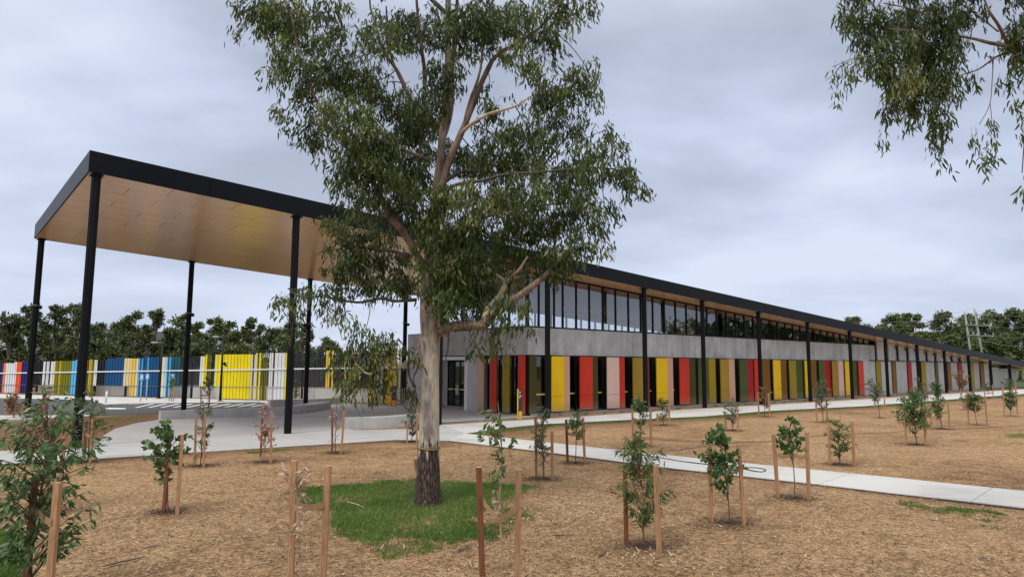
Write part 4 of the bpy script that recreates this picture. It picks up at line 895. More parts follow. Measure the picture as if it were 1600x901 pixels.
spots = ['at the left picture edge', 'beside the white warehouse wall', 'behind the leftmost column', 'between the two left columns', 'rising over the large left column', 'just right of the large left column', 'in front of the dark warehouse wall', 'over the dark blue battens', 'above the light blue battens', 'behind the cream battens',
         'left of the middle rear column', 'just behind the middle rear column', 'right of the middle rear column', 'over the left end of the yellow battens', 'over the middle of the yellow battens', 'low over the yellow battens', 'alone against the sky over the white battens', 'over the white battens', 'left of the second big column',
         'right behind the second big column', 'between the second column and the thin one', 'rounded and low left of the gum trunk', 'low beside the thin rear column', 'filling the gap under the warehouse roof', 'low in front of the warehouse', 'low behind the teal battens', 'seen through hanging gum leaves', 'filling low behind the yellow battens']
for i, (px, py, Y, w_) in enumerate(left_trees):
    far_tree(px, py + (3 if w_ > 60 else 0), Y, w_ * .95, adj[i % 10] + ' tree of the left tree line ' + spots[i], 'trees in the line behind the batten fence', MT['gumdark'], 4600, .32, cl=26, openness=.33, low=.06)
right_trees = [(1330, 496, 150, 60), (1365, 508, 150, 90), (1395, 492, 140, 70), (1432, 490, 142, 74), (1385, 512, 136, 70), (1462, 520, 140, 80), (1490, 488, 130, 100), (1530, 492, 140, 90), (1505, 520, 128, 90), (1560, 486, 150, 80), (1592, 484, 145, 80), (1625, 488, 140, 90), (1580, 520, 132, 110), (1545, 530, 126, 80), (1440, 520, 128, 70), (1640, 520, 128, 90)]
rsp = ['just showing over the black roof', 'low left of the pair of round crowns', 'left round crown standing over the roof', 'second round crown over the roof', 'low bright one hugging the roof line', 'in the dip left of the big domed crown', 'big domed crown left of the power poles', 'behind the two power poles', 'dark one below the big dome', 'airy crown right of the power poles',
       'airy crown at the right edge', 'cut by the right picture edge', 'low wide one under the right crowns', 'low dark one at the foot of the power poles', 'low one under the second round crown', 'low one at the far right edge']
for i, (px, py, Y, w_) in enumerate(right_trees):
    far_tree(px, py, Y, w_, 'tall gum tree ' + rsp[i], 'gum trees behind the roof end', MT['gumfar'], 7000, .5, cl=30, openness=.24, low=.3)
for i, (an, dd_, H) in enumerate([(74, 150, 13), (76.5, 140, 12), (79, 146, 14), (81, 138, 12.5), (83.5, 145, 11.5), (87, 160, 9)]):   # across the street, mirrored in the windows
    t_ = math.radians(an); b = np.array([-33.4 + math.sin(t_) * dd_, 39.6 + math.cos(t_) * dd_, -.05]); r = empty('gum_tree', b, ['broad', 'tall', 'short', 'tallest', 'round', 'wide', 'small'][i] + ' gum tree outside the picture that mirrors in the upper windows', 'tree', 'gum trees beyond the right side')
    mb = MB().tube([(0, 0, 0), (.3, 0, H * .8)], [.35, .1], 7); mb.make('trunk', MT['farbark'], r, True)
    cl = [(np.array([rng.normal() * 3.2, rng.normal() * 3.2, H * (.3 + .65 * rng.random())]), 2.4, 150) for _ in range(14)]; P, D = crown_leaves(cl, 0, 1); leaves('crown', P, D, 1.0, .55, MT['gumfar'], r)

# ================================================================== THE BIG GUM TREE
TB = G(668, 788, -.04); TY = TB[1]; TS = TY / FPX          # its distance and metres per pixel there
def TP(px, py, dy=0.0): return PY(px, py, TY + dy)
gum = empty('gum_tree', TB, 'large eucalyptus with pale trunk, dark rough foot and drooping leaves mid lawn', 'tree')
tr = [(668, 796), (668.5, 760), (669, 720), (670, 680), (671, 630), (672, 580), (673, 540), (673, 500), (672, 460), (672, 425), (675, 385), (678, 345), (682, 300), (688, 250), (692, 205), (697, 150), (700, 95), (700, 40), (700, -40), (696, -160), (702, -300)]
wd = [41, 37, 34, 31.5, 29, 28, 29, 33, 31, 23, 20, 17, 15, 13, 12, 11, 10, 9.5, 9, 6, 3]
ty = [0, 0, 0, 0, 0, 0, 0, 0, 0, .02, .05, .05, .0, -.05, 0, .05, .1, .1, .1, .1, .1]
pts = np.array([TP(x, y, d) for (x, y), d in zip(tr, ty)]); pts[0][2] = -.12
sm = smooth_path(pts, 5); rr = np.interp(np.linspace(0, len(wd) - 1, len(sm)), range(len(wd)), np.array(wd) / 2 * TS)
V, F = tubegeo(sm, rr, 20)
V = np.array(V); ctr = np.repeat(sm, 20, 0); nn_ = len(sm) * 20
rad_ = V[:nn_] - ctr; an = np.arctan2(rad_[:, 1], rad_[:, 0]); low = np.clip(1.2 - ctr[:, 2], 0, 1)
k_ = 1 + .035 * np.sin(3 * an + ctr[:, 2] * 1.3) + .03 * np.sin(5 * an - ctr[:, 2] * 2.1) * low + .02 * vnoise(an * 3, ctr[:, 2] * 4, 1, 4) + .05 * np.cos(5 * an + 1) * np.clip(.25 - ctr[:, 2], 0, .3) / .3 + .22 * (np.clip(.30 - ctr[:, 2], 0, .4) / .4) ** 2
V[:nn_] = ctr + rad_ * k_[:, None]
obj('trunk', mesh('trunk', V - TB, F, MT['bark'], smooth=True), gum)
LIMBS = [  # (mat, [(px, py, dy, width px)...])
 ('bark', [(682, 522, 0, 14), (700, 512, -.15, 15), (725, 507, -.3, 14), (755, 507, -.45, 16), (762, 498, -.5, 15), (775, 487, -.55, 12), (800, 470, -.6, 11), (825, 452, -.7, 10), (850, 432, -.75, 8), (868, 412, -.8, 6), (885, 392, -.8, 4)]),
 ('palelimb', [(756, 504, -.45, 12), (765, 480, -.35, 9), (780, 462, -.3, 8), (788, 443, -.2, 7), (775, 430, -.1, 5), (762, 425, 0, 4.5), (752, 415, 0, 3.5), (745, 400, .1, 2.5)]),
 ('palelimb', [(788, 445, -.2, 6), (800, 432, -.3, 5), (812, 420, -.4, 4), (825, 400, -.4, 3)]),
 ('limb', [(672, 430, 0, 16), (655, 405, -.2, 13), (641, 378, -.35, 12), (622, 352, -.5, 11), (606, 335, -.6, 10), (596, 310, -.7, 8), (585, 285, -.8, 6), (565, 250, -.9, 5.5), (545, 222, -1, 5), (520, 190, -1.1, 4.8), (500, 165, -1.1, 4.4), (482, 125, -1.2, 4), (470, 92, -1.2, 3.5), (458, 40, -1.3, 3), (440, -20, -1.3, 2)]),
 ('limb', [(668, 440, .1, 12), (652, 400, .4, 9), (644, 370, .5, 8), (648, 300, .7, 7), (655, 250, .8, 6.5), (662, 190, .8, 7), (663, 120, .9, 7), (656, 55, .9, 6), (648, -30, 1, 4), (640, -160, 1, 2)]),
 ('limb', [(672, 345, 0, 13), (680, 318, -.3, 12), (693, 282, -.4, 11), (706, 240, -.5, 11), (722, 205, -.5, 10), (735, 172, -.6, 9), (748, 140, -.6, 8.5), (760, 112, -.7, 8), (769, 94, -.7, 7), (785, 80, -.8, 5.5), (806, 68, -.8, 5), (828, 54, -.9, 4.5), (845, 42, -.9, 3.5), (865, 18, -1, 3), (885, -10, -1, 2)]),
 ('palelimb', [(718, 212, -.5, 6), (735, 195, -.8, 5.5), (760, 180, -1, 5), (785, 172, -1.2, 4), (805, 166, -1.3, 3), (830, 150, -1.4, 2)]),
 ('limb', [(724, 200, -.5, 6), (732, 165, -.2, 5), (745, 130, 0, 4.5), (752, 100, .1, 4), (757, 60, .2, 3.5), (770, 0, .3, 2.5)]),
 ('limb', [(692, 215, 0, 10), (703, 180, .3, 9), (707, 125, .5, 8), (709, 60, .6, 7), (716, -20, .7, 5), (726, -150, .7, 2)]),
 ('limb', [(660, 190, .4, 8), (640, 150, .2, 7), (628, 125, .1, 6.5), (612, 100, 0, 5.5), (600, 83, 0, 5), (588, 45, -.1, 4), (580, 12, -.1, 3), (572, -50, -.1, 2)]),
 ('limb', [(640, 150, .2, 5), (618, 110, .5, 4), (608, 70, .6, 3.5), (604, 10, .7, 2.5)]),
 ('twigdark', [(650, 468, .2, 6), (620, 470, .4, 4.5), (595, 466, .5, 4.5), (563, 472, .6, 4), (530, 468, .7, 3.5), (500, 463, .8, 3), (470, 462, .9, 2.5), (450, 450, 1, 1.6)]),
 ('palelimb', [(665, 573, 0, 8), (652, 566, -.2, 6.5), (640, 562, -.35, 6), (630, 570, -.4, 5.5), (622, 575, -.5, 4.5), (617, 558, -.5, 4), (606, 566, -.6, 3.5), (590, 578, -.7, 3), (575, 583, -.8, 2.5), (555, 568, -.8, 2)]),
 ('limb', [(678, 330, .2, 9), (690, 290, .6, 7), (720, 270, 1, 5.5), (760, 262, 1.3, 4.5), (800, 255, 1.5, 3.5), (850, 258, 1.6, 2.5)]),
 ('twigdark', [(690, 300, -.2, 6), (715, 288, -.7, 5), (750, 283, -1, 4.5), (790, 272, -1.2, 4), (830, 270, -1.3, 3), (880, 265, -1.3, 2.5), (940, 262, -1.3, 1.5)]),
 ('limb', [(676, 380, .1, 9), (700, 360, .5, 7), (740, 345, .8, 5.5), (790, 330, 1, 4.5), (850, 320, 1, 3.5), (910, 318, 1, 2)]),
 ('limb', [(670, 250, -.1, 7), (645, 240, -.6, 5.5), (610, 225, -1, 4.5), (575, 215, -1.2, 3.5), (545, 225, -1.3, 2.5)]),
 ('twigdark', [(640, 400, .2, 7), (610, 392, .5, 5.5), (580, 388, .7, 4.5), (545, 380, .9, 3.5), (515, 360, 1, 2)]),
 ('limb', [(675, 440, .2, 7), (700, 425, .6, 5.5), (740, 425, .8, 4), (790, 415, .9, 3), (840, 400, .9, 2)]),
 ('twigdark', [(637, 563, -.35, 4), (640, 590, -.3, 3), (650, 615, -.2, 2.5), (640, 640, -.2, 1.5)]),
 ('twigdark', [(702, 512, -.15, 3), (698, 550, -.2, 2.5), (694, 575, -.2, 2), (700, 600, -.2, 1.2)]),
 ('limb', [(700, 40, .1, 8), (740, 10, -.4, 6), (790, -30, -.8, 5), (850, -70, -1, 3), (900, -90, -1, 2)]),
 ('limb', [(697, 20, .1, 8), (640, -30, -.2, 6), (570, -70, -.4, 4.5), (480, -100, -.5, 3)]),
]
MT['twigdark'] = simple('dark_limb_bark', (.09, .065, .05), .85, 0, .3, 6)
LPTS = []
for mk, P_ in LIMBS:
    pts = smooth_path([TP(a, b, c) for a, b, c, d in P_], 5); w_ = np.interp(np.linspace(0, len(P_) - 1, len(pts)), range(len(P_)), [d / 2 * TS for *_, d in P_])
    pts = pts + np.stack([vnoise(pts[:, 2] * 3, pts[:, 0] * 3, 1, 2) * .02] * 3, -1); V, F = tubegeo(pts, w_, 9, wob=.06)
    obj('limb', mesh('limb', np.array(V) - TB, F, MT[mk] if mk != 'twigdark' else MT['twigdark'], smooth=True), gum); LPTS.append(pts[len(pts) // 4:])
LPTS.append(sm[len(sm) // 2:]); LPTS = np.concatenate(LPTS)
# foliage masses (px, py, rx, ry, density)
CL = [(385, 8, 30, 18, .8), (425, 25, 45, 40, 1), (470, 30, 55, 50, 1), (530, 40, 60, 55, 1), (440, 75, 35, 30, .8), (430, 115, 18, 22, .7), (385, 48, 22, 12, .5), (475, 105, 40, 38, .9), (520, 110, 50, 45, 1), (565, 125, 45, 50, 1), (430, 165, 22, 16, .5), (455, 178, 22, 16, .6), (480, 150, 30, 30, .7), (478, 210, 16, 22, .55), (500, 200, 28, 30, .8), (540, 180, 45, 38, 1),
 (600, 50, 45, 50, 1), (640, 45, 45, 50, 1), (690, 40, 50, 50, 1.1), (740, 35, 50, 45, 1.1), (790, 30, 50, 40, 1), (835, 20, 50, 30, .9), (880, 12, 40, 28, .9), (918, 8, 18, 22, .7), (850, 55, 30, 25, .8), (895, 35, 20, 18, .6), (870, 65, 16, 14, .6), (815, 75, 30, 22, .7), (770, 70, 30, 25, .8),
 (590, 150, 40, 40, .9), (625, 165, 42, 45, 1.1), (655, 190, 45, 50, 1.3), (630, 225, 50, 45, 1.2), (585, 220, 45, 40, 1.1), (560, 250, 45, 38, 1), (535, 255, 25, 28, .8), (590, 270, 50, 38, 1.1), (640, 275, 45, 45, 1.2), (545, 300, 30, 30, .8), (575, 320, 45, 32, .9), (620, 315, 35, 32, .9), (690, 120, 35, 45, .8), (720, 90, 35, 40, .8), (690, 240, 40, 40, 1), (735, 250, 40, 38, 1.1),
 (780, 215, 48, 40, 1.1), (825, 205, 45, 38, 1), (770, 165, 30, 28, .6), (855, 150, 42, 35, 1), (890, 130, 38, 38, 1), (920, 110, 18, 24, .7), (925, 155, 18, 18, .6), (870, 185, 42, 30, .9), (905, 180, 22, 20, .6), (845, 110, 30, 25, .7), (780, 255, 50, 35, 1), (830, 250, 42, 34, .9), (870, 225, 30, 25, .7), (765, 130, 25, 18, .3),
 (905, 205, 35, 18, .6), (940, 205, 32, 20, .8), (965, 225, 22, 26, .8), (930, 245, 42, 30, 1), (955, 275, 38, 28, 1), (985, 290, 26, 20, .7), (1005, 285, 12, 12, .4), (985, 255, 15, 12, .4), (895, 270, 45, 35, 1), (860, 290, 45, 35, 1.1), (910, 310, 40, 32, 1), (945, 320, 28, 24, .7), (820, 300, 48, 38, 1.2), (780, 310, 45, 40, 1.2), (740, 310, 42, 42, 1.3), (700, 310, 36, 45, 1.2),
 (880, 340, 42, 34, 1.1), (925, 360, 28, 25, .8), (940, 388, 20, 22, .6), (850, 350, 42, 36, 1.2), (810, 350, 42, 38, 1.3), (890, 385, 36, 30, .9), (870, 415, 28, 24, .8), (840, 395, 38, 30, 1), (770, 360, 40, 42, 1.3), (725, 360, 38, 45, 1.3), (695, 385, 28, 45, 1.3), (740, 405, 40, 38, 1.2), (790, 400, 40, 34, 1.2), (700, 440, 30, 40, 1.3), (685, 475, 20, 38, 1.2), (730, 450, 34, 32, 1.1), (770, 445, 34, 28, 1), (820, 430, 24, 20, .7),
 (725, 485, 26, 26, .8), (755, 480, 30, 26, .9), (790, 500, 22, 22, .8), (808, 478, 22, 22, .7), (760, 525, 28, 16, .8), (775, 538, 14, 12, .5), (745, 545, 8, 8, .3), (822, 500, 12, 16, .5), (785, 475, 20, 18, .7), (655, 430, 18, 30, .9), (640, 330, 30, 30, .9),
 (510, 345, 28, 14, .9), (535, 350, 28, 16, .9), (550, 370, 32, 22, .9), (590, 365, 36, 28, 1), (560, 400, 38, 26, 1), (515, 385, 24, 16, .8), (530, 415, 30, 22, .9), (570, 430, 36, 26, 1), (610, 405, 34, 30, 1), (625, 440, 30, 26, .9), (595, 450, 32, 20, .8), (500, 452, 32, 22, .9), (540, 450, 30, 20, .8), (440, 470, 24, 22, .8), (455, 492, 22, 24, .9), (472, 455, 20, 14, .7), (530, 485, 24, 20, .8), (545, 500, 14, 10, .5), (510, 475, 20, 14, .7),
 (570, 520, 32, 14, .8), (600, 535, 26, 22, 1), (555, 540, 28, 20, .9), (535, 560, 18, 16, .6), (575, 565, 34, 28, 1.1), (560, 595, 26, 18, .8), (600, 590, 22, 20, .8), (545, 610, 12, 12, .5), (585, 612, 16, 12, .6), (535, 582, 14, 10, .5), (620, 540, 12, 16, .5), (645, 600, 16, 22, .9), (650, 555, 12, 14, .5), (455, 520, 10, 14, .4)]
for q in range(46):                     # the crown goes on above the picture
    a = rng.random() * 6.28; rr_ = (rng.random() ** .5) * 260; y_ = -30 - rng.random() * 330; CL.append((690 + rr_ * math.cos(a) * (1 - max(0, -y_ - 120) / 420), y_, 50, 42, .8))
LP = []; LD = []; LL = []; LT = []; twg = MB()
CL += [(672, 405, 24, 26, 1.2), (668, 375, 24, 26, 1.1), (690, 415, 22, 26, 1.2), (700, 465, 18, 30, 1.2), (678, 450, 16, 22, 1.0), (715, 440, 24, 24, 1.1), (678, 340, 26, 26, 1.1), (690, 300, 26, 26, 1.0), (640, 300, 26, 26, .8), (660, 150, 26, 30, .9), (680, 170, 24, 24, .8)]
NF = len(CL) - 11
for ci, (cx, cy, rx, ry, den) in enumerate(CL):
    if cy > 498: den *= .85 if cx < 640 else .6
    if 510 < cx < 800 and cy < 330: den *= .92
    c0 = TP(cx, cy); dmid = LPTS[np.argmin(((LPTS - c0)[:, [0, 2]] ** 2).sum(1))][1] - TY
    off_ = dmid * .8 + rng.normal() * .45 if ci < NF else -.55 + rng.normal() * .12; c = TP(cx, cy, off_); RX, RY = rx * TS * .88, ry * TS * .88; RYd = max(RX, RY) * 1.0
    near_ = LPTS[np.argmin(((LPTS - c) ** 2).sum(1))]
    mid = (near_ + c) / 2 + rng.normal(size=3) * .06 + np.array([0, 0, .06]); twg.tube(smooth_path([near_, mid, c], 3), np.linspace(.012, .006, 7), 5, False)
    ns = max(4, int(rx * ry * den * rng.uniform(.45, 1.35) / 29))
    tone = rng.normal() * .12
    for _ in range(ns):
        q = unit(rng.normal(size=3)) * rng.random() ** .4; P0 = c + q * np.array([RX, RYd, RY]) * .92
        s0 = c + (P0 - c) * .35; L_ = .22 + .28 * rng.random(); dr = unit(np.array([rng.normal() * .5 + q[0] * .6, rng.normal() * .5 + q[1] * .5, -.35 + rng.normal() * .35]))
        P1 = P0 + dr * L_ * .5 + np.array([0, 0, -.05]); mid = (s0 + P0) / 2 + np.array([0, 0, .05])
        if rng.random() < .6: twg.tube([s0, mid, P0, P1], [.005, .004, .0025, .0015], 3, False)
        nl = rng.integers(11, 19); t_ = rng.random(nl); base_ = P0 + (P1 - P0) * t_[:, None] + rng.normal(size=(nl, 3)) * .055
        LP.append(base_); LD.append(np.array([0, 0, -1.0]) + rng.normal(size=(nl, 3)) * np.array([.42, .42, .35]) + dr * .25); LL.append(.09 + .07 * rng.random(nl)); LT.append(np.clip(.30 + tone + rng.normal() * .14 + rng.normal(size=nl) * .16, 0, .95))
LP = np.concatenate(LP); LD = np.concatenate(LD); LL = np.concatenate(LL); LT = np.concatenate(LT)
twg.make('twigs', MT['twigdark'], gum, base=TB, kind='stuff')
leaves('foliage', LP, LD, LL, LL * .25, MT['gum'], gum, SICKLE, TB, .12, tint=LT)
# peeling bark, knot and cord round the foot
for px, py, dy_, l_, w_, t_ in [(651, 735, -.02, .42, .10, .12), (684, 490, -.25, .5, .07, .05), (657, 540, -.2, .45, .06, -.06), (694, 520, -.1, .3, .05, .14), (662, 505, -.24, .5, .07, .02), (655, 575, -.15, .3, .05, -.08)]:
    p = TP(px, py, dy_); k = np.linspace(0, 1, 6); V = []; 
    for t in k: V += [p + np.array([t_ * t * t - w_ / 2, -.03 - .05 * t * t, -l_ * t + l_ / 2]), p + np.array([t_ * t * t + w_ / 2 * (1 - .6 * t), -.06 - .05 * t * t, -l_ * t + l_ / 2]), ]
    V = np.array(V); V2 = V + np.array([0, .012, 0]); n = len(V); F = [(2 * i, 2 * i + 1, 2 * i + 3, 2 * i + 2) for i in range(5)] + [(n + 2 * i, n + 2 * i + 2, n + 2 * i + 3, n + 2 * i + 1) for i in range(5)]
    obj('bark_strip', mesh('bark_strip', np.concatenate([V, V2]) - TB, F, MT['barkstrip'] if 'barkstrip' in MT else MT['limb'], smooth=True), gum)
cz = TP(669, 700)[2]
for dz in (0, .02, .035):
    ring = [TP(669.6, 700) + np.array([.215 * math.cos(a), .215 * math.sin(a), dz + .01 * math.sin(2 * a + dz * 80)]) for a in np.linspace(0, 2 * math.pi, 28)]
    V, F = tubegeo(ring, .008, 6); obj('cord', mesh('cord', np.array(V) - TB, F, MT['hessian'], smooth=True), gum)
V, F = tubegeo([TP(654, 699, -.1), TP(646, 701, -.15), TP(642, 700, -.15)], .009, 6); obj('cord', mesh('cord', np.array(V) - TB, F, MT['hessian'], smooth=True), gum)

# ---- branch of a second gum reaching in from the right
OY = 9.2; OS = OY / FPX
def OP(px, py, dy=0.0): return PY(px, py, OY + dy)
OB = np.array([10.6, 10.2, -.05])
g2 = empty('gum_tree', OB, 'eucalyptus whose hanging branch reaches into the top right corner', 'tree')
MB().tube(smooth_path([OB, OB + [.1, 0, 2], OB + [-.1, 0, 4.5], OB + [.1, .1, 7], OB + [0, 0, 9.5], OB + [.2, 0, 11]], 5), np.linspace(.24, .05, 26), 14).make('trunk', MT['bark'], g2, True, base=OB)
OL = [[(1905, -20, 1, 16), (1780, 30, .6, 11), (1680, 62, .2, 9), (1620, 74, 0, 8), (1585, 73, 0, 7), (1550, 68, 0, 6), (1518, 60, 0, 4.5), (1480, 55, -.1, 3.5), (1440, 50, -.2, 2.6), (1390, 45, -.2, 1.6)],
      [(1630, 78, 0, 6), (1580, 82, .1, 4.5), (1555, 90, .2, 3.5), (1530, 108, .2, 2.5), (1500, 118, .2, 1.5)], [(1575, 70, 0, 6), (1560, 40, -.1, 5), (1548, 22, -.2, 4), (1538, 0, -.2, 3), (1520, -40, -.2, 2)],
      [(1560, 50, 0, 3), (1535, 30, .1, 2.5), (1505, 8, .2, 2), (1480, -20, .2, 1.5)], [(1700, 60, .1, 6), (1640, 100, .1, 4), (1606, 160, 0, 2.5), (1600, 230, 0, 2), (1597, 270, 0, 1.5)], [(1552, 88, .2, 2), (1550, 130, .1, 1.4), (1546, 165, .1, 1.2), (1530, 195, .1, 1)], [(1547, 160, .1, 1.2), (1550, 190, .1, 1)],
      [(1480, 55, -.1, 3), (1440, 20, -.3, 2.4), (1380, 5, -.4, 1.6)], [(1440, 50, -.2, 2.4), (1400, 80, -.3, 2), (1340, 90, -.3, 1.4), (1300, 105, -.3, 1)], [(1490, 58, -.1, 2.5), (1460, 110, 0, 2), (1430, 150, 0, 1.4), (1390, 190, 0, 1)], [(1500, 62, .1, 2.5), (1480, 130, .2, 1.8), (1475, 190, .2, 1)]]
for P_ in OL:
    pts = smooth_path([OP(a, b, c) for a, b, c, d in P_], 4); w_ = np.interp(np.linspace(0, len(P_) - 1, len(pts)), range(len(P_)), [d / 2 * OS for *_, d in P_]); V, F = tubegeo(pts, w_, 7)
    obj('limb', mesh('limb', np.array(V) - OB, F, MT['limb'], smooth=True), g2)
OC = [(1318, 18, 16, 20, .9), (1345, 20, 26, 26, 1), (1385, 25, 32, 30, 1.1), (1425, 28, 32, 34, 1.2), (1465, 25, 32, 32, 1.2), (1495, 20, 18, 22, .9), (1355, 60, 22, 20, .9), (1400, 65, 32, 26, 1.2), (1440, 75, 32, 32, 1.3), (1478, 75, 28, 36, 1.2), (1375, 95, 26, 22, 1), (1340, 90, 18, 14, .7), (1310, 105, 14, 12, .6), (1305, 125, 8, 14, .4), (1330, 112, 10, 14, .6),
      (1410, 110, 26, 28, 1.2), (1450, 125, 28, 30, 1.2), (1485, 125, 18, 24, .9), (1395, 140, 16, 24, .9), (1382, 170, 8, 22, .7), (1380, 205, 6, 14, .7), (1425, 155, 22, 24, .9), (1460, 170, 20, 24, 1), (1470, 205, 10, 28, .9), (1466, 235, 7, 14, .5), (1488, 180, 7, 18, .5), (1415, 185, 12, 14, .5),
      (1525, 18, 16, 16, .6), (1528, 110, 8, 12, .4), (1510, 125, 8, 14, .4), (1575, 50, 18, 18, .9), (1592, 35, 16, 22, 1), (1590, 80, 16, 24, 1.1), (1570, 120, 12, 16, .6), (1595, 110, 10, 14, .6), (1588, 155, 5, 10, .4), (1597, 190, 5, 18, .7), (1598, 285, 5, 26, .8), (1520, 215, 6, 24, .7), (1548, 185, 3, 10, .25), (1546, 225, 6, 28, .6), (1540, 245, 4, 14, .4),
      (1620, 40, 30, 40, 1), (1650, 90, 30, 40, .8), (1620, 140, 18, 30, .6)] + [(1340 + 28 * k, -30 - 25 * (k % 3), 30, 30, .9) for k in range(12)] + [(1700 + 50 * (k % 5), -150 + 50 * (k // 5), 50, 45, .8) for k in range(20)]
LP = []; LD = []; LL = []; LT = []; twg = MB()
for cx, cy, rx, ry, den in OC:
    c = OP(cx, cy, rng.normal() * .18); RX, RY = rx * OS, ry * OS; ns = max(3, int(rx * ry * den / 17)); tone = rng.normal() * .1
    for _ in range(ns):
        q = unit(rng.normal(size=3)) * rng.random() ** .4; P0 = c + q * np.array([RX, max(RX, RY) * .9, RY]); L_ = .12 + .22 * rng.random(); dr = unit(np.array([rng.normal() * .25, rng.normal() * .25, -1])); P1 = P0 + dr * L_
        if rng.random() < .5: twg.tube([c + (P0 - c) * .6 + [0, 0, .1], P0, P1], [.0025, .002, .0015], 3, False)
        nl = rng.integers(6, 12); t_ = rng.random(nl); LP.append(P0 + (P1 - P0) * t_[:, None] + rng.normal(size=(nl, 3)) * .025); LD.append(np.array([0, 0, -1.0]) + rng.normal(size=(nl, 3)) * np.array([.4, .4, .3])); LL.append(.085 + .055 * rng.random(nl)); LT.append(np.clip(.25 + tone + rng.normal(size=nl) * .15, 0, .9))
LP = np.concatenate(LP); LD = np.concatenate(LD); LL = np.concatenate(LL); LT = np.concatenate(LT)
twg.make('twigs', MT['twigdark'], g2, base=OB, kind='stuff')
leaves('foliage', LP, LD, LL, LL * .22, MT['gum'], g2, SICKLE, OB, .15, tint=LT)

# ================================================================== SAPLINGS
KIND = {'bigdark': ('leafdk', LANCE, .115, .26, 'twig', 1.0), 'bronze': ('bronze', LANCE, .09, .38, 'twigred', .6), 'dark': ('leafdk', LANCE, .085, .4, 'twig', .5), 'round': ('leafdk', ROUND, .072, .74, 'twigred', .15), 'green': ('leafgr', LANCE, .085, .34, 'twig', .5), 'deadpink': ('deadpink', ROUND, .065, .5, 'deadtwig', .8),
        'sparse': ('dead', LANCE, .07, .4, 'twigred', .8), 'grey': ('leafgy', LANCE, .08, .28, 'twig', .7), 'dead': ('dead', ROUND, .062, .45, 'deadtwig', 1.0), 'cane': ('leafgr', ROUND, .068, .5, 'deadtwig', .9), 'lance': ('leafgr', LANCE, .11, .20, 'twigred', 1.1)}
LM = {}
def leafmesh(mk, shape, sz, asp, k):
    key = (mk, k, sz)
    if key not in LM:
        V, F, n = leafgeo(np.zeros((1, 3)), np.array([[1.0, 0, 0]]), sz * (.8 + .2 * k), sz * asp * (.9 + .1 * k), shape, .1 + .12 * k, np.array([[0, 0, 1.0]])); LM[key] = mesh('leaf', V, F, MT[mk], tint=np.full(len(V), .15 + .22 * k))
    return LM[key]
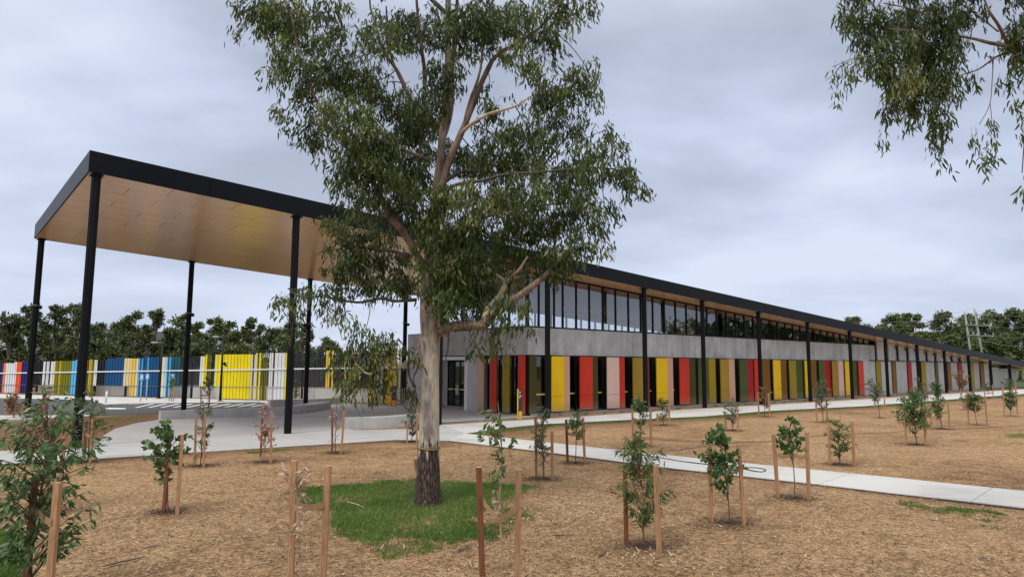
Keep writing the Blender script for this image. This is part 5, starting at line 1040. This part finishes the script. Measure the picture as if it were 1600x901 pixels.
def sapling(bx, by, cx, cy, rx, ry, nl, kind, stakes, label):
    B = G(bx, by, -.04); B[2] = float(gz(B[0], B[1])); S = B[1] / FPX; mk, shape, sz, asp, bark, droop = KIND[kind]
    r = empty('staked_sapling', B, label, 'sapling', 'staked saplings planted in the mulch')
    C = PY(cx, cy, B[1]); RX, RY = rx * S, ry * S; top = PY(cx, cy - ry, B[1])
    near_ = B[1] < 9.2; H = top[2] - B[2]
    st = smooth_path([B + [0, 0, -.05], B * .8 + top * .2 + np.array([rng.normal() * .02, 0, 0]), np.array([(B[0] + C[0]) / 2, B[1] + rng.normal() * .03, B[2] + H * .45]), np.array([C[0] + rng.normal() * RX * .1, B[1], B[2] + H * .72]), top], 4)
    th = .008 + .0035 * H; mb = MB(); mb.tube(st, np.linspace(th, .003, len(st)), 7, False)
    nl = int((1.8 if by < 700 else 1.0) * nl * (1.7 if kind == 'round' and by > 700 else 2.2 if kind == 'cane' else 3.0 if kind not in ('sparse',) else 2.0)); nb = max(9, int(nl / 14)); LPs, LDs = [], []
    per = max(3, nl // nb)
    for k in range(nb):
        q = unit(rng.normal(size=3)) * (rng.random() ** .35); E_ = C + q * np.array([RX, RX * .9, RY]) * .93
        hz_ = np.clip((E_[2] - B[2]) / H - .10 - .1 * rng.random(), .10, .95); s0 = st[int(np.argmin(np.abs(st[:, 2] - B[2] - hz_ * H)))]; m_ = (s0 + E_) / 2 + np.array([0, 0, .05 * H * (1 - droop * .4)]); bp = smooth_path([s0, m_, E_], 4); mb.tube(bp, np.linspace(th * .45, .0015, len(bp)), 4, False)
        n_ = per; t = .35 + .65 * rng.random(n_); idx = t * (len(bp) - 1); i0 = np.minimum(idx.astype(int), len(bp) - 2); P = bp[i0] + (bp[i0 + 1] - bp[i0]) * (idx - i0)[:, None]
        LPs.append(P + rng.normal(size=(n_, 3)) * .018); dr = unit(E_ - s0); LDs.append(dr * .6 + rng.normal(size=(n_, 3)) * .6 + np.array([0, 0, -droop]))
    P = np.concatenate(LPs); D = np.concatenate(LDs); mb.make('stem', MT[bark], r, True, base=B)
    dist_ = B[1]; szz = sz * (1.12 if dist_ < 20 else 1.3 if dist_ < 30 else 1.5)
    if near_:                                                    # leaves large enough to pick apart: each its own part
        n_ = min(300, len(P)); D_ = unit(D)
        for k in range(n_):
            me = leafmesh(mk if not (kind == 'cane' and P[k][2] < B[2] + 1.15) else 'dead', shape, szz, asp, k % 3); d_ = Vector(D_[k]); o = bpy.data.objects.new('leaf', me); COL.objects.link(o); o.parent = r
            o.matrix_local = Matrix.Translation(Vector(P[k] - B)) @ d_.to_track_quat('X', 'Z').to_matrix().to_4x4() @ Matrix.Rotation(rng.normal() * .9, 4, 'X')
        if len(P) > n_: leaves('foliage', P[n_:], D[n_:], szz * (.8 + .4 * rng.random(len(P) - n_)), szz * asp, MT[mk], r, shape, B)
    else: leaves('foliage', P, D, szz * (.75 + .5 * rng.random(len(P))), szz * asp, MT[mk], r, shape, B)
    pos = []
    for sx, sy, sb, red in stakes:
        q = G(sx, sb, -.04); q[2] = float(gz(q[0], q[1])); t_ = PY(sx, sy, q[1]); h = t_[2] - q[2]; wv = .064 if by > 880 else .052; lean = rng.normal() * .022
        V = [(x * wv / 2 + (lean * h if z > 0 else 0), y * wv / 2, z) for z in (-.06, h) for x, y in ((-1, -1), (1, -1), (1, 1), (-1, 1))]
        o = obj('stake', mesh('stake', V, BOXF, MT['stake_red'] if red else MT['stake']), r, q - B, (0, 0, rng.random() * .5)); o.data.materials.append(MT['stake_end']); o.data.polygons[1].material_index = 1
        pos.append((q, h))
    if len(pos) >= 2:                                            # hessian ties run from each stake round the stem
        (q0, h0), (q1, h1) = pos[:2]; zt = min(h0, h1) * .68; bi = B + np.array([0, 0, zt]); sm_ = st[int(np.argmin(np.abs(st[:, 2] - B[2] - zt)))]
        for q in (q0, q1):
            a = q + np.array([0, -.042, zt]); m_ = (a + sm_) / 2 + np.array([0, 0, -.03]); pts = smooth_path([a, m_, sm_ + np.array([0, -.02, 0])], 3); V = []; F = []
            for j, p in enumerate(pts): V += [p + [0, 0, -.036], p + [0, 0, .036], p + [0, .008, .036], p + [0, .008, -.036]]
            for j in range(len(pts) - 1):
                for e in range(4): F.append((4 * j + e, 4 * j + (e + 1) % 4, 4 * j + 4 + (e + 1) % 4, 4 * j + 4 + e))
            obj('tie', mesh('tie', np.array(V) - B, F, MT['hessian']), r)
    return B
for s_ in SAP: sapling(*s_)

# ================================================================== GROUND COVER
# wood chips and straw, thick near the camera
n = 230000; th_ = (rng.random(n) - .5) * math.radians(84); rr_ = 4.0 + 30 * rng.random(n) ** 1.5
x, y = rr_ * np.sin(th_), rr_ * np.cos(th_); ok = np.ones(n, bool)
for P in PAVED: ok &= ~inpoly(x, y, P)
ok &= ~inpoly(x, y, road)
bare = vnoise(x, y, .33, 41) + .5 * vnoise(x, y, 1.3, 17); ok &= ~((bare > .35) & (rng.random(n) < .62))
ug, vg = x * D1[0] + y * D1[1], x * D2[0] + y * D2[1]; ok &= ~((vg > 25.6) & (ug > 20))
x, y = x[ok], y[ok]; n = len(x); P = np.stack([x, y, gz(x, y) + .004 + .012 * rng.random(n)], -1); a = rng.random(n) * 6.28; D = np.stack([np.cos(a), np.sin(a), rng.normal(size=n) * .18], -1)
L_ = .016 + .045 * rng.random(n) ** 2; tt = np.clip(rng.beta(1.7, 1.25, n) * .8 + .20 * vnoise(x, y, .45, 9) + .16 * vnoise(x, y, 1.7, 19) - .04, 0, .8)
sidev = np.tile(np.array([[0, 0, 1.0]]), (n, 1)) + rng.normal(size=(n, 3)) * .25
V, F, k = leafgeo(P, D, L_, .004 + .010 * rng.random(n), LANCE, .1, sidev)
meta(obj('wood_chips', mesh('wood_chips', V, F, MT['chip'], tint=np.repeat(tt, k))), 'loose straw coloured wood chips strewn over the lawn beds', 'wood chips', kind='stuff')
# dark bark bits, clustered, and rings of dark mulch under the saplings
n = 52000; th_ = (rng.random(n) - .5) * math.radians(84); rr_ = 4.5 + 17 * rng.random(n); x, y = rr_ * np.sin(th_), rr_ * np.cos(th_); ok = vnoise(x, y, .7, 21) + rng.normal(size=n) * .5 > .12
x, y = x[ok], y[ok]; X2, Y2 = [x], [y]; LLs = [.018 + .09 * rng.random(len(x)) ** 4]
for (B, s_) in zip(SBASE, SAP):
    m = 900 if B[1] < 30 else 300; rr2 = .38 * np.abs(rng.normal(size=m)) ** .8 * .8; aa = rng.random(m) * 6.28; X2.append(B[0] + rr2 * np.cos(aa) * 1.25); Y2.append(B[1] + rr2 * np.sin(aa)); LLs.append(.02 + .04 * rng.random(m))
x = np.concatenate(X2); y = np.concatenate(Y2); L_ = np.concatenate(LLs); ok = np.ones(len(x), bool)
for P in PAVED: ok &= ~inpoly(x, y, P)
x, y, L_ = x[ok], y[ok], L_[ok]; n = len(x); a = rng.random(n) * 6.28; P = np.stack([x, y, gz(x, y) + .012 + .012 * rng.random(n)], -1); D = np.stack([np.cos(a), np.sin(a), rng.normal(size=n) * .15], -1)
V, F, k = leafgeo(P, D, L_, .006 + .011 * rng.random(n), LANCE, .15, np.tile(np.array([[0, 0, 1.0]]), (n, 1)) + rng.normal(size=(n, 3)) * .3)
meta(obj('bark_mulch', mesh('bark_mulch', V, F, MT['darkchip'], tint=np.repeat(rng.random(n) * .8, k))), 'dark bark bits lying in rings under the saplings and scattered around', 'bark mulch', kind='stuff')
n = 9000; th_ = (rng.random(n) - .5) * math.radians(84); rr_ = 4.5 + 13 * rng.random(n); x, y = rr_ * np.sin(th_), rr_ * np.cos(th_); ok = vnoise(x, y, .6, 33) + rng.normal(size=n) * .35 > .15
for P in PAVED: ok &= ~inpoly(x, y, P)
x, y = x[ok], y[ok]; n = len(x); a = rng.random(n) * 6.28; P = np.stack([x, y, gz(x, y) + .02], -1); D = np.stack([np.cos(a), np.sin(a), rng.normal(size=n) * .05], -1)
V, F, k = leafgeo(P, D, .05 + .22 * rng.random(n) ** 2.5, .006 + .008 * rng.random(n), LANCE, .08, np.tile(np.array([[0, 0, 1.0]]), (n, 1)) + rng.normal(size=(n, 3)) * .3)
meta(obj('twig_litter', mesh('twig_litter', V, F, MT['darkchip'], tint=np.repeat(rng.random(n) * .8, k))), 'thin dark twigs lying about on the mulch', 'twigs', kind='stuff')
Ln = [(np.array(a), np.array(b)) for Lx in (dn, df, GP([(165, 715), (400, 700), (620, 686.5), (700, 688)])) for a, b in zip(Lx[:-1], Lx[1:])]; PP = []
for a, b in Ln:
    m = int(np.linalg.norm(b - a) * 55); t_ = rng.random((m, 1)); PP.append(a + (b - a) * t_ + rng.normal(size=(m, 2)) * .07)
q = np.concatenate(PP); n = len(q); a = rng.random(n) * 6.28; P = np.stack([q[:, 0], q[:, 1], np.full(n, .006)], -1); D = np.stack([np.cos(a), np.sin(a), np.zeros(n)], -1)
V, F, k = leafgeo(P, D, .015 + .035 * rng.random(n), .006 + .01 * rng.random(n), LANCE, .08, np.tile(np.array([[0, 0, 1.0]]), (n, 1)))
meta(obj('wood_chips', mesh('wood_chips', V, F, MT['chip'], tint=np.repeat(rng.random(n) * .8, k))), 'wood chips spilled over the edges of the paving', 'wood chips', kind='stuff')
# pale dead leaves
n = 1500; th_ = (rng.random(n) - .5) * math.radians(84); rr_ = 4.5 + 14 * rng.random(n); x, y = rr_ * np.sin(th_), rr_ * np.cos(th_)
m = 260; t2 = G(840, 800); x = np.concatenate([x, t2[0] + rng.normal(size=m) * .5, G(1010, 862)[0] + rng.normal(size=120) * .35]); y = np.concatenate([y, t2[1] + rng.normal(size=m) * .6, G(1010, 862)[1] + rng.normal(size=120) * .3]); ok = np.ones(len(x), bool)
for P in PAVED: ok &= ~inpoly(x, y, P)
x, y = x[ok], y[ok]; n = len(x); a = rng.random(n) * 6.28; P = np.stack([x, y, gz(x, y) + .015], -1); D = np.stack([np.cos(a), np.sin(a), .15 + rng.normal(size=n) * .2], -1)
V, F, k = leafgeo(P, D, .05 + .05 * rng.random(n), .018, SICKLE, .3, np.tile(np.array([[0, 0, 1.0]]), (n, 1)) + rng.normal(size=(n, 3)) * .5)
meta(obj('fallen_leaves', mesh('fallen_leaves', V, F, MT['dead'], tint=np.repeat(rng.random(n) * .9, k))), 'pale curled fallen gum leaves lying on the mulch', 'fallen leaves', kind='stuff')

def grass(name, label, P_, n, h, excl=(), thr=-9, ns=1.2, seed=3, spread=.35, soft=.35, mat='grass'):
    P_ = np.array(P_); x0, y0 = P_.min(0)[:2]; x1, y1 = P_.max(0)[:2]; X_, Y_ = [], []; got = 0
    for _ in range(30):
        x = x0 + (x1 - x0) * rng.random(n); y = y0 + (y1 - y0) * rng.random(n); edge = np.clip(dist_to_line(x, y, np.concatenate([P_, P_[:1]])) / soft, 0, 1); jx, jy = x + rng.normal(size=n) * .08, y + rng.normal(size=n) * .08; ok = inpoly(jx, jy, P_) & (vnoise(x, y, ns, seed) + .5 * vnoise(x, y, ns * 4, seed) + rng.normal(size=n) * .2 - 1.3 * (1 - edge) > thr)
        for E_ in excl: ok &= ~inpoly(x, y, E_)
        X_.append(x[ok]); Y_.append(y[ok]); got += ok.sum()
        if got > n: break
    x = np.concatenate(X_)[:n]; y = np.concatenate(Y_)[:n]; m = len(x); hh = h * (.45 + .8 * rng.random(m)) * (.8 + .3 * vnoise(x, y, 3, 2)); D = np.stack([rng.normal(size=m) * spread, rng.normal(size=m) * spread, np.ones(m)], -1)
    V, F, k = leafgeo(np.stack([x, y, gz(x, y) - .01], -1), D, np.abs(hh) + .015, .007 + .004 * rng.random(m), LANCE, .35)
    return meta(obj(name, mesh(name, V, F, MT[mat], tint=np.repeat(np.clip(.35 + .3 * vnoise(x, y, 1.1, 5) + rng.normal(size=m) * .2, 0, .95), k))), label, 'grass', kind='stuff')
gp = GP([(424, 775), (465, 758), (560, 753), (640, 746), (700, 748), (760, 749), (846, 755), (850, 771), (808, 776), (798, 795), (752, 796), (762, 818), (755, 850), (690, 853), (620, 844), (590, 858), (550, 842), (510, 835), (500, 803), (460, 783)])
grass('grass', 'patch of bright green grass around the foot of the big gum', gp, 50000, .085, thr=-.50, ns=1.7, soft=.42)
grass('grass_thatch', 'short dry blades and thin new grass between the greener clumps round the gum', gp, 12000, .04, thr=-2, soft=.25, mat='dry')
grass('grass_tufts', 'loose tufts of grass below the main grass patch', GP([(440, 760), (620, 835), (760, 790), (840, 770), (900, 770), (880, 800), (760, 870), (600, 890), (520, 850)]), 4200, .055, thr=.38, ns=1.9, seed=11)
grass('grass_verge', 'tall green grass growing at the lower left corner', GP([(-60, 830), (0, 828), (26, 836), (34, 870), (40, 960), (-60, 960)]), 6000, .16, spread=.4)
grass('grass_tufts', 'small green weed tufts by the narrow footpath at the right', GP([(1370, 770), (1480, 782), (1590, 796), (1600, 830), (1560, 840), (1480, 812), (1380, 790)]), 2600, .04, thr=.25, ns=1.6, seed=4)
grass('grass_tufts', 'sparse weeds scattered in the right foreground mulch', GP([(1240, 780), (1600, 830), (1600, 900), (1440, 905), (1200, 880)]), 1500, .04, thr=.85, ns=1.4, seed=14)
vg_ = [tuple(np.array(p) + 0) for p in fn]; inner = [tuple(np.array(p) - D2[:2] * 1.0) for p in fn[1:]]
inner = [(p[0] + .0, p[1]) for p in inner]
grass('grass_strip', 'thin green grass strip along the near edge of the facade path', vg_ + inner[::-1] + [tuple(np.array(fn[0]) + np.array([.4, -.15]))], 34000, .07, excl=[facade_path, diag_path], thr=-.9, ns=.8, seed=6, soft=.12)
grass('grass_tufts', 'short grass along the plaza edge behind the dead sapling', GP([(370, 705), (500, 696), (498, 700), (372, 710)]), 1500, .04, thr=-.1, seed=8)
grass('grass_tufts', 'weeds growing in the bed beside the road on the left', GP([(120, 652), (250, 646), (250, 652), (190, 662), (130, 664)]), 1200, .12, thr=.1, seed=18)
grass('grass_tufts', 'green and yellow weeds at the right edge of the far bed', GP([(1540, 680), (1600, 672), (1640, 690), (1560, 700)]), 1600, .04, thr=.2, seed=23)
# low plants in the strip under the facade panels
strip_plants = []
for k in range(46):
    u = UC + 1.5 + k * 1.15 + rng.normal() * .3; P0 = Wd(u, VP - .75 + rng.normal() * .15, -.03); m = 26
    strip_plants.append((P0 + rng.normal(size=(m, 3)) * [.07, .07, .02], unit(rng.normal(size=(m, 3)) * .6 + [0, 0, .9])))
P = np.concatenate([a for a, b in strip_plants]); D = np.concatenate([b for a, b in strip_plants]); V, F, k = leafgeo(P, D, .07 + .07 * rng.random(len(P)), .03, LANCE)
meta(obj('ground_cover', mesh('ground_cover', V, F, MT['leafgr'], tint=np.repeat(rng.random(len(P)), k))), 'small ground cover plants in the narrow bed under the coloured panels', 'ground cover', kind='stuff')

# black irrigation hose
def tubething(name, pts, r, mat, label, cat, n=6, group=None):
    P = smooth_path(pts, 6); V, F = tubegeo(P, r, n); return meta(obj(name, mesh(name, np.array(V) - P[0], F, mat, smooth=True), None, P[0]), label, cat, group)
def GH(px, py, z=.0): p = G(px, py); p[2] = z; return p
tubething('irrigation_hose', [GH(968, 706, .015), GH(1000, 711, .02), GH(1040, 717, .02), GH(1062, 721, .02), GH(1100, 726, .03), GH(1150, 731, .02), GH(1180, 731.5, .02), GH(1196, 734.5, .02), GH(1190, 738, .02), GH(1172, 736, .03), GH(1160, 732, .04)], .013, MT['hose'], 'black irrigation hose lying over the narrow footpath and curling beside the round leaved sapling', 'hose')
tubething('irrigation_hose', [GH(1028, 705), GH(1060, 702), GH(1092, 698), GH(1130, 693), GH(1165, 689.5), GH(1190, 690), GH(1215, 687.5), GH(1250, 683.5), GH(1290, 679.5), GH(1340, 677), GH(1390, 675), GH(1450, 670.5), GH(1520, 669), GH(1600, 664), GH(1700, 660)], .008, MT['hose'], 'long black hose lying across the far mulch bed', 'hose')
# fallen sticks and bark big enough to see singly
for i, (x0, y0, x1, y1, r_, mk, lb) in enumerate([(158, 884, 230, 868, .018, 'twigdark', 'dark curved stick on the mulch at the lower left'), (222, 856, 258, 850, .012, 'twigdark', 'short dark stick above the curved one at the lower left'), (540, 782, 572, 793, .018, 'palelimb', 'pale bark curl lying in the grass patch'), (580, 802, 604, 795, .016, 'limb', 'brown stick on the grass left of the gum trunk'),
        (552, 826, 574, 830, .010, 'palelimb', 'thin pale stick at the lower rim of the grass'), (708, 862, 742, 848, .018, 'limb', 'brown bark strip lying left of the dark red stake'), (934, 868, 948, 860, .016, 'twigdark', 'short dark bark chunk left of the wide sapling'), (862, 835, 898, 836, .012, 'twigdark', 'flat dark stick in the middle foreground'), (1398, 862, 1422, 863, .010, 'twigdark', 'thin dark stick in the right foreground'),
        (395, 882, 425, 878, .011, 'twigdark', 'dark stick left of the withered sapling'), (1530, 871, 1556, 874, .011, 'twigdark', 'dark twig near the lower right corner'), (380, 841, 408, 838, .010, 'twigdark', 'thin dark twig upper left of the withered sapling'), (960, 812, 990, 818, .009, 'twigdark', 'thin twig left of the wide sapling base')]):
    a, b = GH(x0, y0), GH(x1, y1); a[2] = float(gz(a[0], a[1])) + r_ + .01; b[2] = float(gz(b[0], b[1])) + r_ + .01; m_ = (a + b) / 2 + np.array([0, .03 * rng.normal(), .012]); P = smooth_path([a, m_, b], 5); V, F = tubegeo(P, r_ * np.array([.3, .8, 1, 1.1, 1, .9, .8, .8, .7, .5, .3]), 7, wob=.15); V = np.array(V); V[:, 2] = P[0][2] + (V[:, 2] - P[0][2]) * .6
    meta(obj('bark_strip' if 'bark' in lb else 'fallen_stick', mesh('fallen_stick', V - P[0], F, MT[mk], smooth=True), None, P[0]), lb, 'stick')
